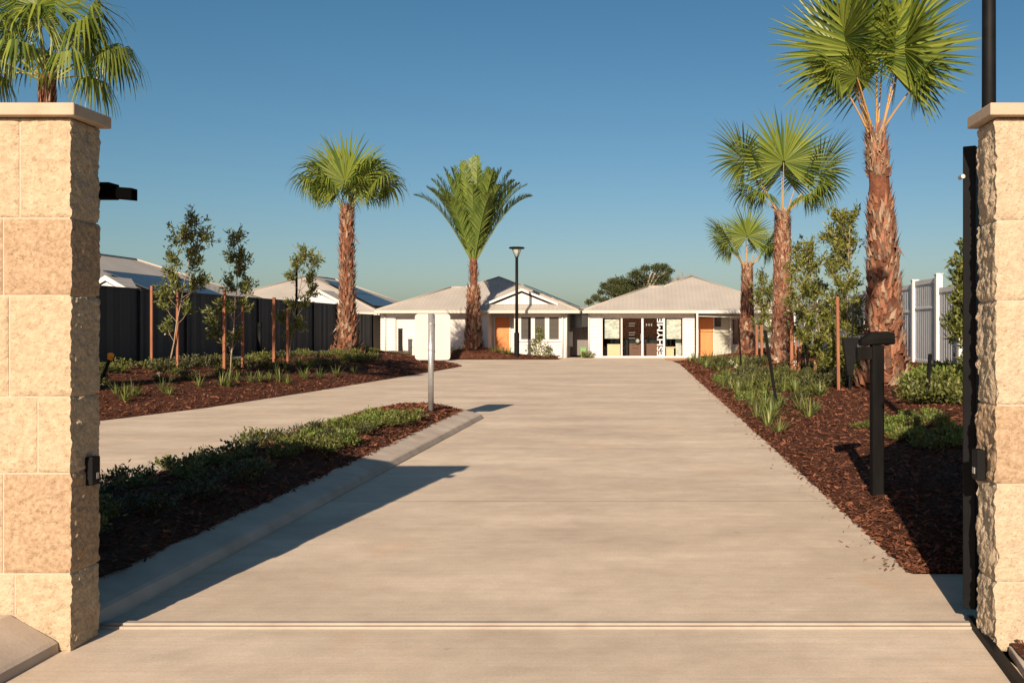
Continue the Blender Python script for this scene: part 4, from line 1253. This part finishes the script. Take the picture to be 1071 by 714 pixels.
# right bed
young_tree(884, 19.5, .42, .0, [(878, 232, .26), (889, 228, .22), (869, 245, .24), (883, 248, .28), (893, 250, .2), (874, 264, .28), (887, 268, .24), (868, 282, .24), (893, 292, .2), (880, 300, .24), (872, 314, .24), (897, 318, .18), (884, 340, .2), (890, 356, .18), (868, 335, .26), (886, 326, .24), (868, 356, .26), (896, 344, .2), (878, 372, .24), (890, 380, .18), (865, 380, .22)],
           34, 'tall dense young tree just left of the nearest right-hand palm', 'leaf', 95, .13)
young_tree(862, 21.5, .44, .0, [(846, 262, .26), (838, 275, .28), (850, 278, .24), (858, 300, .28), (840, 297, .26), (833, 312, .2), (852, 318, .3), (866, 326, .26), (845, 338, .26), (862, 346, .28), (852, 360, .26), (872, 362, .22), (838, 352, .2)],
           35, 'bushy yellow-green young tree right of the middle palm', 'leaf', 95, .13)
young_tree(843, 24.5, .45, .0, [(834, 262, .24), (828, 285, .22), (842, 305, .24), (836, 325, .26), (848, 335, .24), (832, 345, .22), (842, 362, .22)],
           36, 'slender young tree crowded beside the middle palm trunk', 'leaf', 80, .13)
young_tree(798, 33.5, .45, .0, [(797, 296, .36), (804, 305, .3), (793, 312, .3), (801, 322, .34), (795, 336, .28), (806, 340, .28), (800, 352, .25)],
           37, 'young tree standing between the middle and farthest right palms', 'leaf', 85, .15)
young_tree(1012, 14.6, .62, .0, [(1010, 262, .22), (1004, 285, .2), (1014, 300, .24), (1000, 312, .18), (1010, 325, .24), (1003, 345, .2), (1014, 350, .25), (1010, 285, .2), (1016, 370, .2), (1030, 310, .35), (1030, 345, .35)],
           38, 'glossy-leaved young tree half hidden behind the open black gate', 'leaf_dark', 95, .15)


def stake(px, y_top, y_bot, Y, label, w=.045, m='stake', dx=0):
    x, zt_ = at(px, y_top, Y); x2, zb_ = at(px + dx, y_bot, Y)
    mb = MB(); v = w / 2
    mb.add([(x2 - v, Y - v, zb_ - .1), (x2 + v, Y - v, zb_ - .1), (x2 + v, Y + v, zb_ - .1), (x2 - v, Y + v, zb_ - .1), (x - v, Y - v, zt_), (x + v, Y - v, zt_), (x + v, Y + v, zt_), (x - v, Y + v, zt_)],
           [(0, 3, 2, 1), (4, 5, 6, 7), (0, 1, 5, 4), (1, 2, 6, 5), (2, 3, 7, 6), (3, 0, 4, 7)])
    o = mb.build('tree_stake' if m == 'stake' else 'irrigation_stake', M[m], bevel=.003)
    tag(o, label, 'stake', 'timber tree stakes' if m == 'stake' else 'black stakes in the beds')


stake(158.5, 299, 386, 22.3, 'leftmost reddish timber stake in the left bed, against the dark fence', .055)
stake(185.5, 301, 394, 21.6, 'timber stake just right of the tallest left-bed tree trunk', .05)
stake(234.5, 303, 386, 23.2, 'pale orange timber stake beside the second left-bed tree', .065)
stake(253.5, 317, 380, 24.2, 'shaded timber stake right of the second left-bed tree', .06)
stake(286.5, 311, 380, 27.0, 'tall timber stake left of the third left-bed tree', .075)
stake(300.7, 323, 383, 27.2, 'timber stake touching the third left-bed tree trunk', .065)
stake(828, 330, 388, 23.0, 'timber stake beside the middle right palm trunk', .075)
stake(832.5, 352, 387, 23.0, 'short pale timber stake second from the middle right palm', .05, dx=-1)
stake(838, 352, 387, 22.8, 'slanting timber stake third from the middle right palm', .06, dx=-3)
stake(852.5, 352, 392, 21.6, 'dark red timber stake before the bushy young tree', .065)
stake(876, 310, 408, 18.2, 'tall orange timber stake left of the nearest right palm', .055, dx=1)
stake(791.5, 340, 371, 33.0, 'timber stake left of the tree between the far palms', .08)
stake(796, 340, 371, 33.0, 'timber stake right of the tree between the far palms', .08, dx=1)
stake(310, 267, 340, 27.6, 'thin black rod rising above the third left-bed tree stakes', .05, 'blackwood')
stake(773, 343, 380, 30.0, 'black rod in front of the farthest right palm trunk', .05, 'blackwood', dx=2)
stake(800, 345, 414, 16.5, 'long black rod leaning in the right bed before the middle palm', .05, 'blackwood', dx=12)
stake(973, 370, 408, 14.0, 'black rod standing between nearest right palm and open gate', .045, 'blackwood', dx=-3)


# ------------------------------------------------------------------ eucalypt and bare tree behind house 2
def far_tree(Y, blobs, name, label, seed):
    rs = random.Random(seed)
    xb = (672 - 670) / 1000 * Y
    root = thing(name, (xb, Y, 0), label, 'tree')
    tr = MB(); cr = MB()
    tr.tube([(xb, Y, -.1), (xb + .2, Y, 2.5), (xb + .1, Y, 4.2)], [.35, .28, .2], 8)
    for (a, b, rp) in blobs:
        rp *= 1.12
        x, z = at(a, b, Y); c = Vector((x, Y + rs.uniform(-1.2, 1.2), z)); rad = rp / 1000 * Y
        tr.tube([(xb + .1, Y, max(2.2, min(4.0, z - 1.5))), (xb * .4 + c.x * .6, Y, z - rad * 1.2), c], [.12, .07, .03], 6)
        for k in range(int(900 * (rad / .6) ** 2)):
            d = rvec(rs, .1); u = rs.random() ** .45
            lump = 1 + .35 * noise.noise(d * 2.2 + Vector((a, b, 0)))
            q = c + Vector((d.x * rad * 1.15, d.y * rad, d.z * rad * .8)) * u * lump
            leaf(cr, q, rvec(rs, -.4), rvec(rs, 1), rs.uniform(.12, .24), .035)
    tr.build('trunk', M['bark_grey'], root, smooth=True); cr.build('crown', M['euc'], root)


far_tree(80, [(675, 281, 4.5), (686, 280, 5), (694, 279, 5), (700.5, 283, 4), (665.5, 288.5, 7.5), (648, 296, 8), (680, 293, 9), (692.5, 291, 8.5), (633, 299.5, 4.5), (622.5, 311, 4.5), (616.5, 316, 3.5), (643, 305, 8), (657, 298, 8),
                (628, 305, 3.5), (640, 294.5, 5), (670, 300, 8), (655, 305, 8), (632, 314, 5)], 'eucalypt_tree', 'olive-green gum tree rising behind the roof of the white office', 41)
rs = random.Random(5)
r = thing('bare_tree', (4.0, 95, 0), 'leafless grey tree top beside the gum tree behind the roof ridge', 'tree')
mb = MB(); mb.tube([(4.0, 95, -.1), (4.0, 95, 5.4)], [.2, .08], 6)


def twig(p, d, L, rad, lv):
    e = p + d * L; mb.tube([p, e], [rad, rad * .6], 4, cap=False)
    if lv:
        for k in range(4 if lv > 1 else 5): twig(p.lerp(e, rs.uniform(.4, 1)), (d + rvec(rs, .3) * .75).normalized(), L * rs.uniform(.5, .8), rad * .55, lv - 1)


for k in range(9): twig(Vector((4.0, 95, rs.uniform(4.2, 5.3))), (Vector((rs.uniform(-1, 1), rs.uniform(-.5, .5), .9))).normalized(), 1.1, .05, 3)
mb.build('trunk', M['bark_grey'], r)


# ------------------------------------------------------------------ low planting: prototypes
def strap_mesh(seed, n, L, flowers=0):
    rs = random.Random(seed); mb = MB()
    for i in range(n):
        a = rs.uniform(0, math.tau); e = rs.uniform(.45, 1.45); l = L * rs.uniform(.55, 1.1)
        o = Vector((math.cos(a), math.sin(a), 0)); p = o * rs.uniform(0, .07) + Vector((0, 0, -.03)); d = o * math.cos(e) + Vector((0, 0, math.sin(e)))
        s = Vector((-o.y, o.x, 0)); w = rs.uniform(.006, .012); vs = []; fs = []
        kk = rs.uniform(.5, 1.7)
        for k in range(6):
            t = k / 5; ww = w * (1 - t ** 2.2) + .001
            vs += [p - s * ww, p + s * ww]; p = p + d * l / 5; d = (d + Vector((0, 0, -kk * .22 * (t + .25)))).normalized()
        for k in range(5): fs.append((2 * k, 2 * k + 1, 2 * k + 3, 2 * k + 2))
        mb.add(vs, fs, 0)
    for f in range(flowers):
        a = rs.uniform(0, math.tau); top = Vector((math.cos(a) * .12, math.sin(a) * .12, L * rs.uniform(.95, 1.2)))
        mb.tube([(0, 0, 0), top], [.006, .004], 4, 0)
        for k in range(18):
            d = rvec(rs, .3); mb.add([top, top + d * .045 + Vector((.008, 0, 0)), top + d * .075, top + d * .07 + Vector((0, .008, .008))], [(0, 1, 2), (0, 2, 3)], 1)
    me_o = mb.build('strap_proto', [M['strap'], M['flower']]); me = me_o.data
    bpy.data.objects.remove(me_o); return me


def cover_mesh(seed, n, R, H, m, ls=.06):
    rs = random.Random(seed); mb = MB()
    stems = []
    for i in range(max(8, n // 16)):
        a = rs.uniform(0, math.tau); rr = R * rs.random() ** .5
        base = Vector((math.cos(a) * rr * .4, math.sin(a) * rr * .4, -.02)); tip = Vector((math.cos(a) * rr, math.sin(a) * rr, H * (1 - .55 * (rr / R) ** 2) * rs.uniform(.7, 1.15)))
        mb.tube([base, tip], [.004, .002], 4, 0, cap=False); stems.append((base, tip))
    for i in range(n):
        b, t = rs.choice(stems); u = rs.random() ** .5
        q = b.lerp(t, u) + Vector((rs.gauss(0, .03), rs.gauss(0, .03), rs.gauss(0, .012)))
        q.z = max(.01, q.z)
        leaf(mb, q, ((t - b).normalized() * .5 + rvec(rs, .35)).normalized(), rvec(rs, 1.5), ls * rs.uniform(.6, 1.3), ls * .24)
    o = mb.build('cover_proto', M[m]); me = o.data; bpy.data.objects.remove(o); return me


STRAP = [strap_mesh(50 + i, 44, .46, fl) for i, fl in enumerate([0, 0, 0, 0, 0, 1])]
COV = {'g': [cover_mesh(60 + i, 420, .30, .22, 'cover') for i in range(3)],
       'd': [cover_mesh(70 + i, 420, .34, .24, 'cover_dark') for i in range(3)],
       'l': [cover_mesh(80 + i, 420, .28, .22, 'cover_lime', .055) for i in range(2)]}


def ray_hit(px, py, zf, y0, y1):
    Y = y0
    while Y < y1:
        x = (px - 670) / 1000 * Y
        if 1.55 - (py - 343) / 1000 * Y <= zf(x, Y): return x, Y
        Y += .05
    return (px - 670) / 1000 * y1, y1


def zleft_bed(x, y): return zleft(x, y) if x < xl(y) else -9


def put(me, name, x, y, z, s, label, cat, group, rs):
    o = bpy.data.objects.new(name, me); col.objects.link(o)
    o.location = (x, y, z); o.rotation_euler = (0, 0, rs.uniform(0, math.tau)); o.scale = (s, s, s * rs.uniform(.85, 1.15))
    tag(o, label, cat, group)


rs = random.Random(99)
# median bed
lab = 'low shrub in the shaded part of the kerbed median'
lab2 = 'sunlit green shrub in the far part of the median'
k = 0; y = 5.4
while y < 12.2:
    for x in ((-3.6, -4.1, -4.55) if rs.random() < .75 else (-4.0, -4.5)):
        put(rs.choice(COV['d'] + COV['g']), 'median_shrub', x + rs.uniform(-.12, .25), y + rs.uniform(-.15, .15), zmed(x, y) + .0, rs.uniform(.45, .8), lab, 'shrub', 'shrubs in the shaded part of the median', rs)
    y += .46
for (px, py) in [(330, 462), (345, 458), (352, 452), (368, 452), (374, 444), (385, 448), (392, 440), (404, 444), (410, 438), (422, 440), (432, 436), (362, 462), (340, 470)]:
    Y = 1.30 / ((py - 343) / 1000); x = (px - 670) / 1000 * Y
    put(rs.choice(COV['l'] + COV['g']), 'median_shrub', x, Y, zmed(x, Y), rs.uniform(.5, .8), lab2, 'shrub', 'shrubs in the sunlit part of the median', rs)
# left bed back row
y = 15.5
while y < 34.5:
    for dx, row in ((-2.0, 'front'), (-2.7, 'middle'), (-3.3, 'rear')):
        x = xl(y) + dx + rs.uniform(-.3, .3)
        if x < -12.0: continue
        if rs.random() < .6:
            put(rs.choice(COV['d'] + COV['g']), 'low_shrub', x, y + rs.uniform(-.3, .3), zleft(x, y), rs.uniform(.7, 1.3), 'dark low shrub in the %s row of the left bed' % row, 'shrub', 'back rows of shrubs in the left bed', rs)
    y += .62
y = 36.3
while y < 43:
    x = min(-9, xl(y)) + rs.uniform(-2.2, -1.2)
    put(rs.choice(COV['g']), 'low_shrub', x, y, zleft(x, y), rs.uniform(.7, 1.1), 'small shrub at the far tip of the left bed', 'shrub', 'shrubs at the far tip of the left bed', rs); y += .9
# left bed straps
for i, (px, py, s) in enumerate([(122, 412, 1.0), (130, 420, .9), (140, 414, 1.1), (170, 409, .8), (177, 413, .7), (208, 404, .8), (232, 403, 1.1), (238, 404, 1.0), (262, 400, .9), (272, 399, 1.0), (292, 399, 1.1), (300, 402, .8),
                                 (318, 396, 1.0), (334, 395, .9), (352, 394, 1.1), (370, 390, .8), (312, 383, 1.2), (334, 378, 1.3), (325, 384, 1.1), (248, 399, .8), (282, 397, .8)]):
    x, Y = ray_hit(px, py, zleft_bed, 12, 40)
    put(rs.choice(STRAP), 'strap_plant', x, Y, zleft(x, Y), s * .75 + .1, 'strappy lily clump on the driveway side of the left bed', 'plant', 'strap-leaved clumps in the left bed', rs)
# far bed plants
for px, sc, lb in ((472, 1.5, 'spiky plant left of the date palm base'), (480, 1.7, 'spiky plant close against the date palm trunk'), (516, 1.5, 'yellowish spiky plant right of the date palm'), (526, 1.8, 'tallest spiky plant before the orange door'),
                   (533, 1.4, 'spiky plant before the right edge of the orange door'), (440, 1.3, 'small spiky plant before the garage door')):
    x = (px - 670) / 1000 * 47.8; put(rs.choice(STRAP), 'spiky_plant', x, 47.8, .18, sc, lb, 'plant', 'spiky plants before the garage house', rs)
for (px, s, z) in ((558, 1.6, .15), (563, 1.9, .5), (566, 1.4, .9), (570, 1.7, .2), (576, 1.2, .1)):
    pass
mbx = None
# shrub beside the far lamp
rr = random.Random(77); cr = MB(); tr = MB()
for (px, py, rad) in ((560, 358, .28), (566, 352, .22), (556, 364, .3), (568, 364, .34), (561, 370, .36), (574, 370, .26), (564, 345, .16)):
    x, z = at(px, py, 47.7); c = Vector((x, 47.7 + rr.uniform(-.2, .2), z)); tr.tube([(at(563, 374, 47.7)[0], 47.7, .05), c], [.02, .006], 5)
    for i in range(110): leaf(cr, c + rvec(rr) * rad * rr.random() ** .5, rvec(rr, .3), rvec(rr, 1), .15 * rr.uniform(.6, 1.1), .03)
r = thing('garden_shrub', (-5.1, 47.7, .1), 'leafy dark shrub under the three windows of the garage house', 'shrub')
tr.build('stem', M['bark_pale'], r); cr.build('foliage', M['leaf_dark'], r)
# small plants by the house corner and left fence end
for px, Y, lb in ((412, 46.2, 'tiny shrub left of the blank sign'), (422, 46.6, 'tiny shrub just behind the blank sign edge'), (404, 46.0, 'tiny shrub at the fence end by the garage house'), (614, 49.3, 'tiny shrub beside the green tub')):
    x = (px - 670) / 1000 * Y; put(rs.choice(COV['g']), 'low_shrub', x, Y, .02, 1.5, lb, 'shrub', None, rs)


# right bed
def put_right(px, py, me, s, name, label, cat, group):
    x, Y = ray_hit(px, py, zright, 6.3, 44)
    if x < 1.95: x = 1.95
    put(me, name, x, Y, zright(x, Y), s, label, cat, group, rs)


for (px, py, s) in [(795, 447, 1.1), (806, 440, 1.2), (815, 452, .8), (800, 430, 1.1), (812, 428, 1.0), (790, 436, 1.0), (786, 424, 1.0), (846, 436, 1.1), (838, 428, 1.0), (852, 430, .8)]:
    put_right(px, py, rs.choice(STRAP), s * .85, 'strap_plant', 'strappy lily clump in the foremost group of the right bed', 'plant', 'foremost strap-leaved clumps in the right bed')
for (px, py, s) in [(757, 405, 1.0), (765, 408, 1.0), (772, 412, 1.1), (778, 402, 1.0), (784, 410, 1.1), (762, 397, 1.0), (770, 398, .9), (792, 404, 1.0), (800, 410, 1.0), (808, 404, 1.0), (820, 410, 1.0), (788, 396, 1.0), (750, 399, .9), (776, 392, .9),
                    (802, 398, 1), (815, 398, 1), (832, 412, 1), (845, 408, 1.1), (826, 402, 1), (858, 414, 1.0)]:
    put_right(px, py, rs.choice(STRAP), s * .95, 'strap_plant', 'strappy lily clump in the middle group of the right bed', 'plant', 'middle strap-leaved clumps in the right bed')
for (px, py, s) in [(728, 379, 1.3), (734, 381, 1.3), (742, 380, 1.4), (748, 382, 1.3), (756, 381, 1.3), (739, 385, 1.0), (763, 383, 1.2), (770, 384, 1.2), (752, 388, 1.0), (778, 385, 1.2), (722, 378, 1.1)]:
    put_right(px, py, rs.choice(STRAP), s * 1.0, 'strap_plant', 'strappy lily clump at the far end of the right bed', 'plant', 'far strap-leaved clumps in the right bed')
for i in range(64):
    px = rs.uniform(775, 912); py = rs.uniform(385, 408)
    put_right(px, py, rs.choice(COV['g'] + COV['d']), rs.uniform(.9, 1.4), 'low_shrub', 'low shrub among the staked trees of the right bed', 'shrub', 'low shrubs under the right-hand trees')
for i in range(12):
    px = rs.uniform(735, 800); py = rs.uniform(377, 388)
    put_right(px, py, rs.choice(COV['g'] + COV['d']), rs.uniform(1.0, 1.5), 'low_shrub', 'low shrub under the two farther right palms', 'shrub', 'low shrubs under the far right palms')
for i in range(26):
    px = rs.uniform(745, 860); py = rs.uniform(392, 428)
    if (px - 670) / (py - 343) < 1.42: continue
    put_right(px, py, rs.choice(COV['g'] + COV['l'] + COV['d']), rs.uniform(.6, 1.0), 'low_shrub', 'small shrub scattered between lily clumps of the right bed', 'shrub', 'small shrubs between the lily clumps')
for (px, py, s) in [(912, 448, .7), (920, 440, .7), (930, 446, .8), (942, 444, .8), (950, 438, .7), (960, 446, .8), (972, 440, .9), (985, 445, .9), (935, 456, .8), (945, 460, .9), (955, 457, .8), (966, 461, 1.0), (976, 462, 1.0), (988, 460, .9), (998, 458, .9), (982, 470, .8), (1004, 466, .9), (962, 468, .7), (900, 448, .6)]:
    put_right(px, py, rs.choice(COV['g'] + COV['l']), s * .75, 'low_shrub', 'low green shrub between letterbox post and open gate', 'shrub', 'low shrubs right of the letterbox post')
for (px, py, s) in [(958, 410, 1.2), (968, 408, 1.4), (978, 412, 1.5), (988, 410, 1.5), (998, 412, 1.5), (1006, 408, 1.5), (965, 420, 1.2), (985, 420, 1.3), (1000, 422, 1.3), (975, 400, 1.4), (992, 400, 1.5), (1008, 398, 1.5)]:
    put_right(px, py, rs.choice(COV['g'] + COV['l']), s * 1.1, 'low_shrub', 'knee-high shrub before the white vinyl fence', 'shrub', 'shrubs before the white fence')


# every plant of a group gets its own place in words
ORD = ['', 'first', 'second', 'third', 'fourth', 'fifth', 'sixth', 'seventh', 'eighth', 'ninth', 'tenth', 'eleventh', 'twelfth', 'thirteenth', 'fourteenth', 'fifteenth',
       'sixteenth', 'seventeenth', 'eighteenth', 'nineteenth', 'twentieth']
TENS = {20: 'twenty', 30: 'thirty', 40: 'forty', 50: 'fifty', 60: 'sixty'}


def ordinal(n):
    if n <= 20: return ORD[n]
    t = n // 10 * 10
    return {30: 'thirtieth', 40: 'fortieth', 50: 'fiftieth', 60: 'sixtieth'}[t] if n % 10 == 0 else TENS[t] + '-' + ORD[n % 10]


groups = {}
for o in list(scene.collection.objects):
    if o.parent is None and o.type == 'MESH' and o.get('category') in ('plant', 'shrub') and o.get('group'):
        groups.setdefault((o['group'], o['label']), []).append(o)
for (gname, lab_), obs in groups.items():
    if len(obs) < 2: continue
    obs.sort(key=lambda o: o.location.y)
    for i, o in enumerate(obs): o['label'] = lab_ + ', ' + (ordinal(i + 1) if i else '') + (' ' if i else '') + 'nearest the camera'
